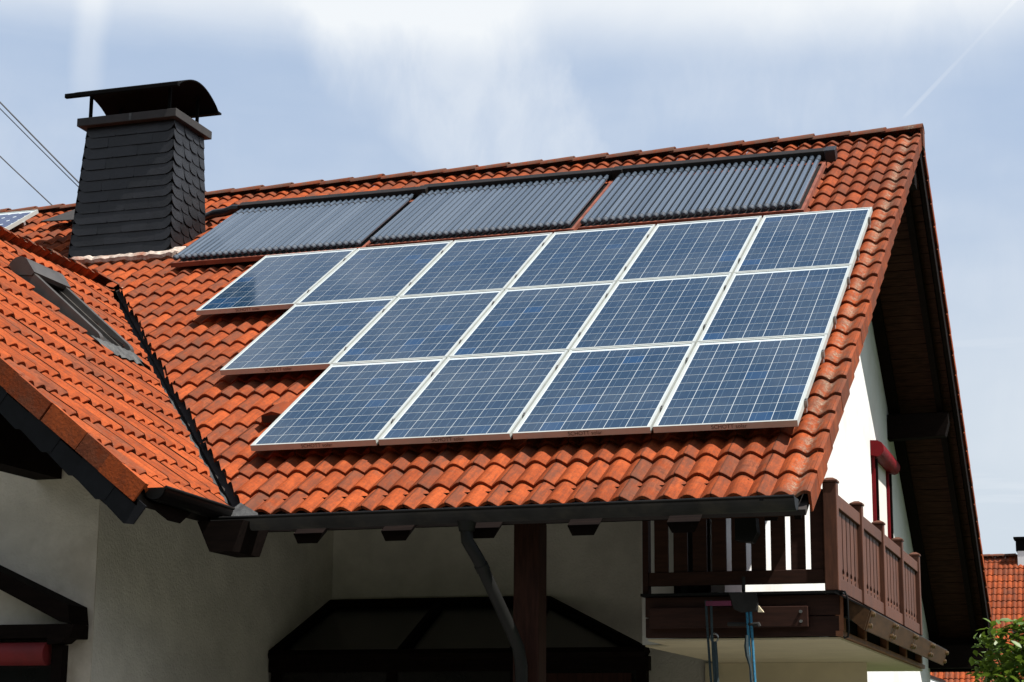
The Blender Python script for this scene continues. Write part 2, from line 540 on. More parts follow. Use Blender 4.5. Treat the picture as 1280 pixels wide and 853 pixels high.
def obj(name, mb, material, parent=None, smooth=False, bevel=0.0, mtx=None, angle=40):
    return link(name, mb.mesh(name, material, smooth, bevel, angle=angle), parent, mtx)


def thing(name, loc, label, cat, group=None, mtx=None):
    o = bpy.data.objects.new(name, None)
    COL.objects.link(o)
    o.empty_display_size = 0.2
    if mtx is not None:
        o.matrix_world = mtx
    else:
        o.location = loc
        o['world_parts'] = 1
    o['label'] = label
    o['category'] = cat
    if group:
        o['group'] = group
    return o


def tag(o, label, cat, group=None):
    o['label'] = label
    o['category'] = cat
    if group:
        o['group'] = group
    return o


# ------------------------------------------------------------------ frames of the two roofs
GZ = -3.85                                   # ground level
PA = rad(32.0148)
CA, SA = math.cos(PA), math.sin(PA)
F_MAIN = Matrix(((1, 0, 0, 0), (0, CA, -SA, 0), (0, SA, CA, 0), (0, 0, 0, 1)))     # (x, s, n) -> world
PW = rad(37.7)
CW, SW = math.cos(PW), math.sin(PW)
W0 = Vector((-3.846, 0, -0.543))
F_WING = Matrix(((0, -CW, SW, W0.x), (1, 0, 0, 0), (0, SW, CW, W0.z), (0, 0, 0, 1)))  # (Y, s, n) -> world
RIDGE_Y, RIDGE_Z = 7.22, 4.37
PB = rad(33.7)
CB, SB = math.cos(PB), math.sin(PB)
F_BACK = Matrix(((-1, 0, 0, 0), (0, -CB, SB, RIDGE_Y), (0, SB, CB, RIDGE_Z), (0, 0, 0, 1)))  # x mirrored, s negative down from ridge
RX = 0.19                                    # right rake
WX = -0.66                                   # gable wall
BX_EAVE_S = -9.0                             # back slope length


def main(x, s, n):
    return F_MAIN @ Vector((x, s, n))


def wing(y, s, n):
    return F_WING @ Vector((y, s, n))


def valley_d(p):
    """signed plan distance from the valley (positive: main roof side)"""
    def d(X, Y):
        return (X + 3.846) * 0.7775 + (Y + 0.623) * 0.629
    return d(-15.382 - p.x, p.y) if p.x < -7.69 else d(p.x, p.y)


# ------------------------------------------------------------------ ground
def ground():
    mb = MB().add([(-400, -400, GZ), (400, -400, GZ), (400, 400, GZ), (-400, 400, GZ)], [(0, 1, 2, 3)])
    o = obj('ground', mb, 'grass')
    o['kind'] = 'structure'
    mb = MB().box((-12.5, -9.5, GZ - 0.2), (2.8, 3.19, GZ + 0.04))
    o = obj('terrace', mb, 'paving')
    o['kind'] = 'structure'
    mb = MB().box((-40, 24, GZ - 0.2), (40, 30, GZ + 0.02))
    o = obj('road', mb, 'asphalt')
    o['kind'] = 'structure'


ground()


def sky_screen_trees():  # unseen screen, added to keep low sky light off the shaded walls
    """added trees out of view behind and beside the camera, one uneven mass"""
    r = random.Random(8)
    path = [(-45, 10), (-42, -12), (-30, -26), (-10, -30), (10, -30), (30, -26), (38, -10), (40, 12), (42, 34)]
    pts = []
    for i in range(len(path) - 1):
        for q in range(8):
            t = q / 8
            pts.append((path[i][0] * (1 - t) + path[i + 1][0] * t, path[i][1] * (1 - t) + path[i + 1][1] * t))
    mb = MB()
    levels = 9
    vs = []
    for i, (x, y) in enumerate(pts):
        h = 11.0 + r.uniform(-2.0, 3.0)
        for j in range(levels):
            a = j / (levels - 1)
            off = 1.0 + 0.12 * math.sin(a * 3.1) * -1 + r.uniform(-0.05, 0.05)
            vs.append((x * off, y * off, GZ - 0.2 + h * a))
        for j in range(3):
            off = 1.12 + 0.08 * j
            vs.append((x * off, y * off, GZ + h * (0.97 - 0.45 * j)))
    n = levels + 3
    fs = [(i * n + j, (i + 1) * n + j, (i + 1) * n + j + 1, i * n + j + 1) for i in range(len(pts) - 1) for j in range(n - 1)]
    o = obj('sky_screen_trees', mb.add(vs, fs), 'screen_foliage')
    o['kind'] = 'stuff'


sky_screen_trees()

# ------------------------------------------------------------------ the house
house = thing('house', (-5, 6, GZ), 'large white house with orange tiled roofs, slate chimney and brown wooden balcony', 'house')


def slab(name, frame, x0, x1, s0, s1, n0, n1, material, parent):
    return obj(name, MB().box((x0, s0, n0), (x1, s1, n1), frame), material, parent)


nrm_main = Vector((0, -SA, CA))
main_roof = obj('main_roof', MB().prism([main(x, q, -0.245) for x, q in ((RX - 0.03, -0.98), (RX - 0.03, 8.36), (-13.0, 8.36), (-13.0, 5.6), (-8.2, 5.6),
                                         (-7.69, 4.86), (-3.70, -0.98))], nrm_main * 0.04), 'deck', house)
# the wing's deck is cut at the valley, so is built as polygons
def wing_deck():
    mb = MB()
    top = -0.05
    pts = [(-1.93, -0.03), (-0.72, -0.03), (4.05, 4.80), (-1.93, 4.80)]
    a = [wing(y, s, top) for y, s in pts]
    mb.prism(a, Vector((0, 0, -0.09)))
    b = [Vector((-15.382 - p.x, p.y, p.z)) for p in a]
    mb.prism(list(reversed(b)), Vector((0, 0, -0.09)))
    return obj('wing_roof', mb, 'deck', house)


wing_roof = wing_deck()
back_roof = slab('back_roof', F_BACK, -RX + 0.03, 13.0, BX_EAVE_S, -0.10, -0.124, -0.09, 'deck', house)


# ---- tiles
def wave(x):
    return 0.040 * ((0.5 + 0.5 * math.cos(2 * math.pi * x / 0.15)) ** 0.62 - 1.0)


def tile_mb(x0=0.0, x1=0.30, seg=16, L=0.43, lift=0.036):
    """one interlocking two-wave tile, front edge at y=0, crest at z=0 in front"""
    mb = MB()
    xs = [x0 + (x1 - x0) * i / seg for i in range(seg + 1)]
    rows = []
    for (y, dz) in ((0.0, -0.006), (0.010, 0.0), (L, -lift)):
        rows.append([(x, y, wave(x) + dz + (0.003 if i == 0 else 0.001 if i == 1 else 0)) for i, x in enumerate(xs)])
    vs = [p for r in rows for p in r]
    n = seg + 1
    fs = []
    for r in range(2):
        for i in range(seg):
            fs.append((r * n + i, r * n + i + 1, (r + 1) * n + i + 1, (r + 1) * n + i))
    o = len(vs)
    for p in rows[0]:
        vs.append(p)
    for p in rows[0]:
        vs.append((p[0], p[1] + 0.004, p[2] - 0.024))
    for i in range(seg):
        fs.append((o + i, o + n + i, o + n + i + 1, o + i + 1))
    return mb.add(vs, fs)


def verge_mb(side=1, drop=0.135, seg=16, L=0.40):
    """last tile at a verge with a hanging flap. side=1 flap on +x, side=-1 on -x"""
    mb = MB()
    w = 0.337
    mb = tile_mb(0.0, 0.315, seg, L, 0.034)
    if side < 0:
        mb = tile_mb(0.015, 0.30, seg, L, 0.034)
    xa = 0.315 if side > 0 else 0.015
    xb = w if side > 0 else -0.022
    z = wave(xa)
    z1 = max(wave(xb), -0.02)
    for (lo, hi) in ((xa, xb),):
        vs = []
        for y, dz in ((0.0, -0.004), (L, -0.034)):
            vs += [(lo, y, z + dz), (hi, y, -0.012 + dz if side > 0 else -0.006 + dz), (hi, y, -drop + dz), (hi - 0.014 * side, y, -drop + dz)]
        fs = [(0, 1, 5, 4), (1, 2, 6, 5), (2, 3, 7, 6), (0, 3, 2, 1), (4, 5, 6, 7)]
        if side < 0:
            fs = [tuple(reversed(f)) for f in fs]
        mb.add(vs, fs)
    return mb


def roll_attr(me):
    at = me.attributes.new('roll', 'FLOAT', 'POINT')
    for i, v in enumerate(me.vertices):
        x = v.co.x
        at.data[i].value = 1.0 if (x < 0.06 or x > 0.285) else 0.35 if x < 0.09 else 0.0
    for nm, k in (('lx', 0), ('ly', 1)):
        at = me.attributes.new(nm, 'FLOAT', 'POINT')
        for i, v in enumerate(me.vertices):
            at.data[i].value = v.co[k]
    at = me.attributes.new('joint', 'FLOAT', 'POINT')
    for i, v in enumerate(me.vertices):
        at.data[i].value = 1.0 if v.co.x < 0.001 else 0.0
    return me


ME_TILE = tile_mb().mesh('roof_tile', 'tile', True, recalc=False, angle=50)
ME_VERGE = verge_mb(1, 0.15).mesh('verge_tile', 'tile', True, recalc=False, angle=35)
roll_attr(ME_TILE)
roll_attr(ME_VERGE)
mb = tile_mb(0.0, 0.30)
mb.box((-0.026, 0.002, -0.128), (-0.006, 0.331, 0.010))
mb.box((-0.006, 0.002, -0.03), (0.02, 0.331, 0.008))
ME_VERGE_W = mb.mesh('verge_tile', 'verge', True, recalc=False, angle=30)
S_STEP = 0.335
MAIN_N = -0.108
PANEL_W, PANEL_H, GAPX, GAPY = 0.993, 1.685, 0.020, 0.012


def under_cover(x, s):
    """under the photovoltaic field or the tube collectors (main roof, x and s of the tile centre)"""
    for row, cnt in ((0, 4), (1, 5), (2, 6)):
        s0 = row * (PANEL_H + GAPY)
        if s0 + 0.02 < s < s0 + PANEL_H + GAPY + 0.22 and -cnt * (PANEL_W + GAPX) + 0.05 < x < -0.1:
            return True
    if -7.0 < x < -0.75 and 5.25 < s < 7.2:
        return True
    return False


def in_view(p, mx=40):
    v = p - CAM_POS
    d = v.dot(FWD)
    px = 640 + 2367.3 * v.dot(RIGHT) / d
    py = 446.0 + 2367.3 * v.dot(DOWN) / d
    return -mx < px < 1280 + mx and -mx < py < 853 + mx


tiles = []          # (distance, parent, matrix, mesh or None, visible)


def cut_mesh(mesh, mtx, d0, keep_main, name):
    """copy of a tile mesh cut off along the valley"""
    bm = bmesh.new()
    bm.from_mesh(mesh)
    bmesh.ops.transform(bm, matrix=mtx, verts=bm.verts)
    x_m = sum((v.co.x for v in bm.verts)) / len(bm.verts)
    nrm = Vector((0.7775, 0.629, 0))
    p0 = Vector((-3.846, -0.623, 0))
    if x_m < -7.69:
        nrm = Vector((-0.7775, 0.629, 0))
        p0 = Vector((-15.382 + 3.846, -0.623, 0))
    p0 = p0 + nrm * d0
    bmesh.ops.bisect_plane(bm, geom=bm.verts[:] + bm.edges[:] + bm.faces[:], plane_co=p0, plane_no=nrm,
                           clear_inner=keep_main, clear_outer=not keep_main)
    if not bm.faces:
        bm.free()
        return None
    bmesh.ops.transform(bm, matrix=mtx.inverted(), verts=bm.verts)
    me = bpy.data.meshes.new(name)
    bm.to_mesh(me)
    bm.free()
    me.materials.append(mesh.materials[0])
    return me


def jitter(rs):
    return (Matrix.Translation((rs.uniform(-.002, .002), rs.uniform(-.005, .005), rs.uniform(-.003, .003)))
            @ Matrix.Rotation(rs.uniform(-.005, .005), 4, 'Z') @ Matrix.Rotation(rs.uniform(-.006, .006), 4, 'Y'))


def place_tile(frame, x, s, n, parent, keep_main, hidden, rs):
    mtx = frame @ Matrix.Translation((x, s, n)) @ jitter(rs)
    ds = []
    for cx, cy in ((0, 0), (0.3, 0), (0, 0.43), (0.3, 0.43)):
        d = valley_d(mtx @ Vector((cx, cy, 0)))
        ds.append(d if keep_main else -d)
    lim = 0.065 if keep_main else 0.045
    if max(ds) < lim:
        return
    me = ME_TILE
    if min(ds) < lim + 0.03:
        j = rs.uniform(-0.016, 0.016) if keep_main else rs.uniform(-0.008, 0.008)
        me = cut_mesh(ME_TILE, mtx, (lim + j) if keep_main else -(lim + j), keep_main, 'roof_tile')
        if me is None:
            return
    c = mtx @ Vector((0.15, 0.17, 0))
    vis = in_view(c) and not hidden
    tiles.append(((c - CAM_POS).length, parent, mtx, me, vis))


rs = random.Random(3)
for k in range(28):
    s = -0.895 + S_STEP * k
    for i in range(44):
        x = -0.147 - 0.30 * (i + 1)
        if -8.95 < x + 0.15 < -7.45 and 5.75 < s + 0.2 < 7.3:        # the chimney stands here
            if -8.75 < x + 0.15 < -7.6 and 6.0 < s + 0.2 < 7.0:
                continue
        if s > 8.3:
            continue
        hidden = under_cover(x + 0.15, s + 0.17) or x < -9.6
        if -9.3 < x < -7.9 and s < 5.2:
            hidden = True
        place_tile(F_MAIN @ Matrix.Translation((0, s, 0)) @ Matrix.Diagonal((1, 0.5 if k == 27 else 1, 1, 1)), x, 0.0, MAIN_N, main_roof, True, hidden, rs)
SKY_Y0, SKY_Y1, SKY_S0, SKY_S1 = 1.30, 1.55, 2.74, 4.00
WING_N = 0.022
for k in range(15):
    s = max(-0.168 + 0.336 * k, -0.045)
    if s > 4.75:
        continue
    for i in range(22):
        y = -1.63 + 0.30 * i
        if SKY_Y0 - 0.28 < y + 0.15 < SKY_Y1 + 0.10 and SKY_S0 - 0.14 < s + 0.17 < SKY_S1 - 0.02:
            continue
        hidden = False
        place_tile(F_WING, y, s, WING_N, wing_roof, False, hidden, rs)

tiles.sort(key=lambda t: (not t[4], t[0]))
stuff = {}
for q, (dist, par, mtx, me, vis) in enumerate(tiles):
    if vis and q < 300:
        link('roof_tile', me, par, mtx)
    else:
        stuff.setdefault(par.name, (par, []))[1].append((mtx, me))


def join_stuff(name, parent, items, material, rng):
    vs, fs, val = [], [], []
    keep = {'roll': [], 'joint': [], 'lx': [], 'ly': []}
    for mtx, me in items:
        o = len(vs)
        vs += [tuple(mtx @ v.co) for v in me.vertices]
        for nm, lst in keep.items():
            ra = me.attributes.get(nm)
            lst += [d.value for d in ra.data] if ra else [0.0] * len(me.vertices)
        r = rng.random()
        for p in me.polygons:
            fs.append(tuple(i + o for i in p.vertices))
            val.append(r)
    me = bpy.data.meshes.new(name)
    me.from_pydata(vs, [], fs)
    at = me.attributes.new('rnd', 'FLOAT', 'FACE')
    at.data.foreach_set('value', val)
    for nm, lst in keep.items():
        at = me.attributes.new(nm, 'FLOAT', 'POINT')
        at.data.foreach_set('value', lst)
    me.polygons.foreach_set('use_smooth', [True] * len(fs))
    me.materials.append(M[material])
    o = link(name, me, parent)
    o['kind'] = 'stuff'
    return o


for par, items in stuff.values():
    join_stuff('tile_field', par, items, 'tile', rs)

# mirrored left slope of the wing (behind its ridge): same tiles, joined
items = []
MIR = Matrix(((-1, 0, 0, -15.382), (0, 1, 0, 0), (0, 0, 1, 0), (0, 0, 0, 1)))
F_LEFT = Matrix(((0, CW, -SW, -15.382 - W0.x), (-1, 0, 0, 0), (0, SW, CW, W0.z), (0, 0, 0, 1)))
for k in range(15):
    s = -0.168 + 0.336 * k
    if s > 4.75:
        continue
    for i in range(22):
        y = 1.95 - 0.30 - 0.30 * i + 4.2
        mtx = F_LEFT @ Matrix.Translation((-y - 0.3, s, WING_N))
        c = mtx @ Vector((0.15, 0.2, 0))
        if valley_d(c) < -0.2 and c.y > -1.9:
            items.append((mtx, ME_TILE))
join_stuff('tile_field', wing_roof, items, 'tile', rs)
# back slope tiles, joined (only their edge shows)
items = []
for k in range(27):
    s = BX_EAVE_S - 0.06 + S_STEP * k
    if s > -0.45:
        continue
    for i in range(40):
        items.append((F_BACK @ Matrix.Translation((-RX + 0.32 + 0.3 * i, s, 0.0)), ME_TILE))
join_stuff('tile_field', back_roof, items, 'tile', rs)

# verge tiles, main roof right edge
for k in range(28):
    link('verge_tile', ME_VERGE, main_roof,
         F_MAIN @ Matrix.Translation((-0.147, -0.895 + S_STEP * k, MAIN_N)) @ jitter(rs) @ Matrix.Diagonal((1, 0.5 if k == 27 else 1, 1, 1)))
# back slope verge (mirrored flap)
ME_VERGE_B = verge_mb(-1, 0.10).mesh('verge_tile', 'tile', True, recalc=False, angle=35)
for k in range(27):
    link('verge_tile', ME_VERGE_B, back_roof,
         F_BACK @ Matrix.Translation((-RX + 0.022, BX_EAVE_S - 0.06 + S_STEP * k, 0.0)))
# wing verge: large orange side faces
for k in range(15):
    s = max(-0.168 + 0.336 * k, -0.06)
    if s < 4.7:
        link('verge_tile', ME_VERGE_W, wing_roof, F_WING @ Matrix.Translation((-1.93, s, WING_N)) @ jitter(rs))


# ridge tiles
def ridge_mb(r0, r1, L, h=0.75, seg=8, th=0.016):
    mb = MB()
    vs = []
    for (x, r) in ((0, r0), (L, r1)):
        for rr in (r, r - th):
            for k in range(seg + 1):
                a = math.pi * k / seg
                y = math.cos(a) * rr
                z = math.sin(a) * rr * h
                vs.append((x, y, z))
    n = seg + 1
    fs = []
    for k in range(seg):
        fs.append((k, k + 1, 2 * n + k + 1, 2 * n + k))
        fs.append((n + k, 3 * n + k, 3 * n + k + 1, n + k + 1))
        fs.append((k, n + k, n + k + 1, k + 1))
        fs.append((2 * n + k, 2 * n + k + 1, 3 * n + k + 1, 3 * n + k))
    fs.append((0, 2 * n, 3 * n, n))
    fs.append((n - 1, 2 * n - 1, 4 * n - 1, 3 * n - 1))
    return mb.add(vs, fs)


ME_RIDGE = ridge_mb(0.105, 0.120, 0.44, 0.62).mesh('ridge_tile', 'ridge', True)
for i in range(33):
    x = RX - 0.42 - 0.386 * i
    m = Matrix.Translation((x, RIDGE_Y - 0.04, RIDGE_Z - 0.062)) @ Matrix.Rotation(rad(-1.8), 4, 'Y') @ jitter(rs)
    link('ridge_tile', ME_RIDGE, main_roof, m)
obj('ridge_end', MB().box((RX - 0.008, RIDGE_Y - 0.13, RIDGE_Z - 0.24), (RX + 0.018, RIDGE_Y + 0.04, RIDGE_Z - 0.03)), 'ridge', main_roof)
ME_RIDGE_W = ridge_mb(0.085, 0.100, 0.44, 0.5).mesh('ridge_tile', 'ridge', True)
for i in range(15):
    y = 4.12 - 0.42 * i
    m = Matrix.Translation((-7.69, y, 2.452)) @ Matrix.Rotation(rad(-90), 4, 'Z') @ Matrix.Rotation(rad(-2.2), 4, 'Y') @ jitter(rs)
    link('ridge_tile', ME_RIDGE_W, wing_roof, m)

# valley gutter
def valley():
    mb = MB()
    a = Vector((-3.80, -0.68, -0.60))
    b = Vector((-7.69, 4.13, 2.40))
    side = Vector((0.7775, 0.629, 0))
    dn = Vector((0, 0, -1))
    prof = [(-0.30, 0.10), (-0.10, -0.035), (0.0, -0.075), (0.12, -0.035), (0.32, 0.10)]
    vs = []
    for p in (a, b):
        for (q, z) in prof:
            vs.append(p + side * q + Vector((0, 0, z - 0.05)))
    n = len(prof)
    fs = [(i, i + 1, n + i + 1, n + i) for i in range(n - 1)]
    return obj('valley_gutter', mb.add(vs, fs), 'valley', house, True)


valley()
# pale mortar lip and lead at the valley foot
def valley_trim():
    mb = MB()
    r = random.Random(5)
    side = Vector((0.7775, 0.629, 0))
    pts = []
    for i in range(29):
        t = i / 28
        p = Vector((-3.80, -0.66, -0.585)).lerp(Vector((-5.6, 1.545, 0.815)), t)
        pts.append(p - side * (0.025 + r.uniform(-.008, .008)) + Vector((0, 0, r.uniform(-.006, .006) - 0.012)))
    mb.tube(pts, [0.010 + 0.009 * (1 - i / 28) * r.uniform(.5, 1) for i in range(29)], 5)
    obj('mortar_fillet', mb, 'lead', wing_roof, True)
    mb = MB().add([main(-3.90, -1.00, -0.15), main(-3.55, -1.02, -0.15), main(-3.60, -0.93, -0.125), main(-3.78, -0.80, -0.10)], [(0, 1, 2, 3)])
    obj('lead_flashing', mb, 'lead', wing_roof)


valley_trim()

# ------------------------------------------------------------------ gutters and eaves
def half_round(a, b, r, seg=10, th=0.006, out=Vector((0, -1, 0))):
    """open half round gutter from a to b, plus a bead on its outer rim"""
    mb = MB()
    a, b = Vector(a), Vector(b)
    vs = []
    for p in (a, b):
        for rr in (r, r - th):
            for k in range(seg + 1):
                t = math.pi * k / seg
                vs.append(p + out * math.cos(t) * rr + Vector((0, 0, -math.sin(t) * rr)))
    n = seg + 1
    fs = []
    for k in range(seg):
        fs.append((k, k + 1, 2 * n + k + 1, 2 * n + k))
        fs.append((n + k, 3 * n + k, 3 * n + k + 1, n + k + 1))
        fs.append((k, n + k, n + k + 1, k + 1))
        fs.append((2 * n + k, 2 * n + k + 1, 3 * n + k + 1, 3 * n + k))
    fs.append(tuple(range(n)))
    fs.append(tuple(range(2 * n, 3 * n)))
    mb.add(vs, fs)
    mb.tube([a + out * r, b + out * r], 0.011, 8)
    return mb


obj('gutter', half_round((-3.78, -0.985, -0.672), (0.15, -0.985, -0.655), 0.082), 'gutter', house, True)
obj('gutter', half_round((-3.762, -1.88, -0.572), (-3.762, -0.93, -0.592), 0.082, out=Vector((1, 0, 0))), 'gutter', house, True)
mb = MB()
mb.prism([(-3.85, -0.98, -0.61), (-3.68, -1.06, -0.665), (-3.66, -0.93, -0.655), (-3.82, -0.90, -0.60)], (0, 0, -0.12))
obj('gutter_corner', mb, 'gutter', house)
for x in (-2.9, -1.4, -0.05):
    obj('gutter_clip', MB().box((x - 0.012, -1.075, -0.676), (x + 0.012, -0.90, -0.664)), 'gutter', house)
# rafter tails, tapered
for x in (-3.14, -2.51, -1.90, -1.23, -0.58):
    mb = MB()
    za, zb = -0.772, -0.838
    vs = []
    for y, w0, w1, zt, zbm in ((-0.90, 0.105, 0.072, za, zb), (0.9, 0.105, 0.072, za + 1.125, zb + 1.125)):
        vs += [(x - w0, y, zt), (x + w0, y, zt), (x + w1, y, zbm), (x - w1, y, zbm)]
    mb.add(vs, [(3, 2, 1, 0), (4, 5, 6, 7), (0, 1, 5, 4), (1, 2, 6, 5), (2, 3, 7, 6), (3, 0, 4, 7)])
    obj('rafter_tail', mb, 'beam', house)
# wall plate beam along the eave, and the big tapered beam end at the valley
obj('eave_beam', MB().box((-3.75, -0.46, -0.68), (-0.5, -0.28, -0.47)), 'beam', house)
mb = MB()
mb.add([(-3.83, -1.16, -0.70), (-3.49, -1.16, -0.70), (-3.56, -1.16, -0.905), (-3.73, -1.16, -0.905),
        (-3.83, -0.75, -0.70), (-3.49, -0.75, -0.70), (-3.56, -0.75, -0.905), (-3.73, -0.75, -0.905)],
       [(3, 2, 1, 0), (4, 5, 6, 7), (0, 1, 5, 4), (1, 2, 6, 5), (2, 3, 7, 6), (3, 0, 4, 7)])
obj('beam_end', mb, 'beam', house)
mb = MB()
mb.add([(-3.80, -1.86, -0.66), (-3.80, -1.30, -0.66), (-3.80, -1.45, -0.75), (-3.80, -1.62, -0.75),
        (-4.7, -1.86, 0.03), (-4.7, -1.30, 0.03), (-4.7, -1.45, -0.10), (-4.7, -1.62, -0.10)],
       [(3, 2, 1, 0), (4, 5, 6, 7), (0, 1, 5, 4), (1, 2, 6, 5), (2, 3, 7, 6), (3, 0, 4, 7)])
obj('beam_end', mb, 'beam', house)

obj('purlin', MB().box((-5.27, -1.87, -0.33), (-5.06, -0.87, 0.30)), 'beam', house)
# slate clad bargeboard under the wing verge
obj('bargeboard', MB().box((-1.915, -0.05, -0.25), (-1.88, 4.8, -0.10), F_WING), 'beam', wing_roof)
for k in range(19):
    s0 = -0.14 + 0.262 * k
    if s0 > 4.5:
        continue
    mb = MB()
    y0 = -1.930 - 0.004 * (k % 2)
    mb.prism([(y0, s0, -0.085), (y0, s0 + 0.31, -0.085), (y0, s0 + 0.30, -0.240), (y0, s0 + 0.06, -0.262), (y0, s0, -0.225)], (0.012, 0, 0))
    for i in range(len(mb.v)):
        mb.v[i] = F_WING @ mb.v[i]
    obj('bargeboard_slate', mb, 'slate_dark', wing_roof)

# ------------------------------------------------------------------ walls
wall_y = 3.2
ww = -4.75
obj('terrace_wall', MB().box((ww + 0.001, wall_y, GZ), (-1.05, wall_y + 0.3, 1.2)), 'plaster_shade', house)
obj('wing_side_wall', MB().box((ww - 0.3, -0.852, GZ), (ww, wall_y, 0.0)), 'plaster_shade', house)
mb = MB()
zt = W0.z + (-3.846 - ww) * math.tan(PW) - 0.25
mb.prism([(-10.6, -0.865, GZ), (ww, -0.865, GZ), (ww, -0.865, zt), (-7.69, -0.865, 2.15), (-10.6, -0.865, zt)], (0, 0.012, 0))
obj('wing_front_wall', mb, 'plaster_old', house)
# upper room at the gable: front wall and gable wall
mb = MB()
y_room = 0.72
mb.prism([(WX, y_room, -1.435), (WX, 14.2, -1.435), (WX, 14.2, -0.35), (WX, RIDGE_Y, 4.18), (WX, y_room, 0.20)], (-0.3, 0, 0))
obj('gable_wall', mb, 'plaster', house)
obj('room_wall', MB().box((-1.26, y_room, -1.435), (WX - 0.3, y_room + 0.25, 0.14)), 'plaster', house)
obj('room_side_wall', MB().box((-1.26, y_room + 0.25, -1.435), (-1.05, wall_y - 0.001, 0.4)), 'plaster', house)
# ground floor under the overhanging room
obj('lower_wall', MB().box((-1.35, wall_y - 0.03, GZ), (-0.02, wall_y - 0.002, -1.452)), 'plaster_cream', house)
mb = MB().prism([(-1.05, 0.06, -1.437), (-1.05, 0.70, -1.437), (-1.24, 0.73, -1.437), (-1.24, 4.95, -1.437), (0.235, 4.95, -1.437), (0.235, 0.06, -1.437)], (0, 0, -0.013))
obj('balcony_soffit', mb, 'plaster_cream', house)

# ------------------------------------------------------------------ gable soffit and rake timbers
def gable_timber():
    mb = MB()
    for i in range(76):
        s0 = -0.10 - 0.117 * (i + 1)
        mb.box((-RX + 0.10, s0 + 0.004, -0.185 - 0.003 * (i % 2)), (-WX + 0.05, s0 + 0.113, -0.125), F_BACK)
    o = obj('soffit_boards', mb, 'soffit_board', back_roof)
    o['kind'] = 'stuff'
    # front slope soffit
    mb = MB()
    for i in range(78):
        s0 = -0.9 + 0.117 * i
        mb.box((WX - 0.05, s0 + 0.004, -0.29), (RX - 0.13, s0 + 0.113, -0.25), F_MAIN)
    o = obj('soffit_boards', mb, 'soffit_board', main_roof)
    o['kind'] = 'stuff'
    # rake boards (outer) and inner flying rafters
    obj('rake_board', MB().box((-RX + 0.03, BX_EAVE_S + 0.05, -0.30), (-RX + 0.075, -0.05, -0.125), F_BACK), 'beam', back_roof)
    obj('flying_rafter', MB().box((-RX + 0.20, BX_EAVE_S + 0.1, -0.30), (-RX + 0.27, -0.10, -0.19), F_BACK), 'beam', back_roof)
    obj('wall_rafter', MB().box((-WX - 0.13, BX_EAVE_S + 0.1, -0.27), (-WX - 0.003, -0.10, -0.19), F_BACK), 'beam', back_roof)
    obj('rake_board', MB().box((RX - 0.12, -0.90, -0.31), (RX - 0.08, 8.40, -0.25), F_MAIN), 'beam', main_roof)
    obj('flying_rafter', MB().box((-0.14, -0.80, -0.36), (-0.06, 8.35, -0.291), F_MAIN), 'beam', main_roof)
    # purlins coming out of the gable
    for (y, zt, h) in ((10.3, 1.83, 0.30),):
        mb = MB()
        mb.prism([(WX, y, zt - h), (0.02, y, zt - h + 0.02), (0.065, y, zt - 0.12), (0.065, y, zt), (WX, y, zt)], (0, 0.2, 0))
        obj('purlin', mb, 'beam', back_roof, bevel=0.006)
    mb = MB()
    mb.prism([(WX, 14.0, -1.02), (0.06, 14.0, -1.02), (0.12, 14.0, -0.90), (0.12, 14.0, -0.72), (WX, 14.0, -0.72)], (0, 0.22, 0))
    obj('purlin', mb, 'beam', back_roof)
    obj('purlin', MB().box((WX, RIDGE_Y - 0.1, 3.72), (0.10, RIDGE_Y + 0.1, 4.02)), 'beam', back_roof)
    # closing board of the far eave
    obj('eave_board', MB().box((-0.9, 14.30, -1.06), (RX - 0.06, 14.36, -0.60)), 'beam', back_roof)


gable_timber()

# ------------------------------------------------------------------ gable window with roller shutter box
win = obj('shutter_window', MB().box((WX - 0.1, 8.951, -0.2), (WX + 0.003, 9.969, 1.13)), 'glass_dark', house)
obj('jamb', MB().box((WX, 8.75, -0.2), (WX + 0.04, 8.95, 1.13)), 'red', win)
obj('jamb', MB().box((WX, 9.97, -0.2), (WX + 0.04, 10.15, 1.13)), 'red', win)
obj('curtain', MB().box((WX + 0.004, 8.951, -0.2), (WX + 0.008, 9.969, 1.13)), 'curtain', win)
mb = MB()
prof = [(0.0, 1.10), (0.0, 1.27), (0.08, 1.265), (0.125, 1.24), (0.148, 1.19), (0.145, 1.14), (0.12, 1.10), (0.08, 1.085)]
mb.prism([(WX + 0.002 + x, 8.70, z) for x, z in prof], (0, 1.52, 0))
obj('shutter_box', mb, 'red', win, True, angle=35)
for gy in (8.79, 10.02):
    obj('shutter_guide', MB().box((WX + 0.041, gy, -0.2), (WX + 0.065, gy + 0.05, 1.07)), 'beam', win)

# ------------------------------------------------------------------ balcony
bal = obj('balcony', MB().box((-1.06, 0.02, -1.295), (0.245, 0.10, -1.162)), 'wood_shaded', house, bevel=0.004)
obj('beam_board', MB().box((-1.06, 0.028, -1.43), (0.238, 0.10, -1.300)), 'wood_shaded', bal, bevel=0.004)
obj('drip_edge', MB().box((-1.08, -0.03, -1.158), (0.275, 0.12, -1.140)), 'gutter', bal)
obj('balcony_floor', MB().box((-1.06, 0.10, -1.16), (0.24, 4.95, -1.145)), 'wood_shaded', bal)
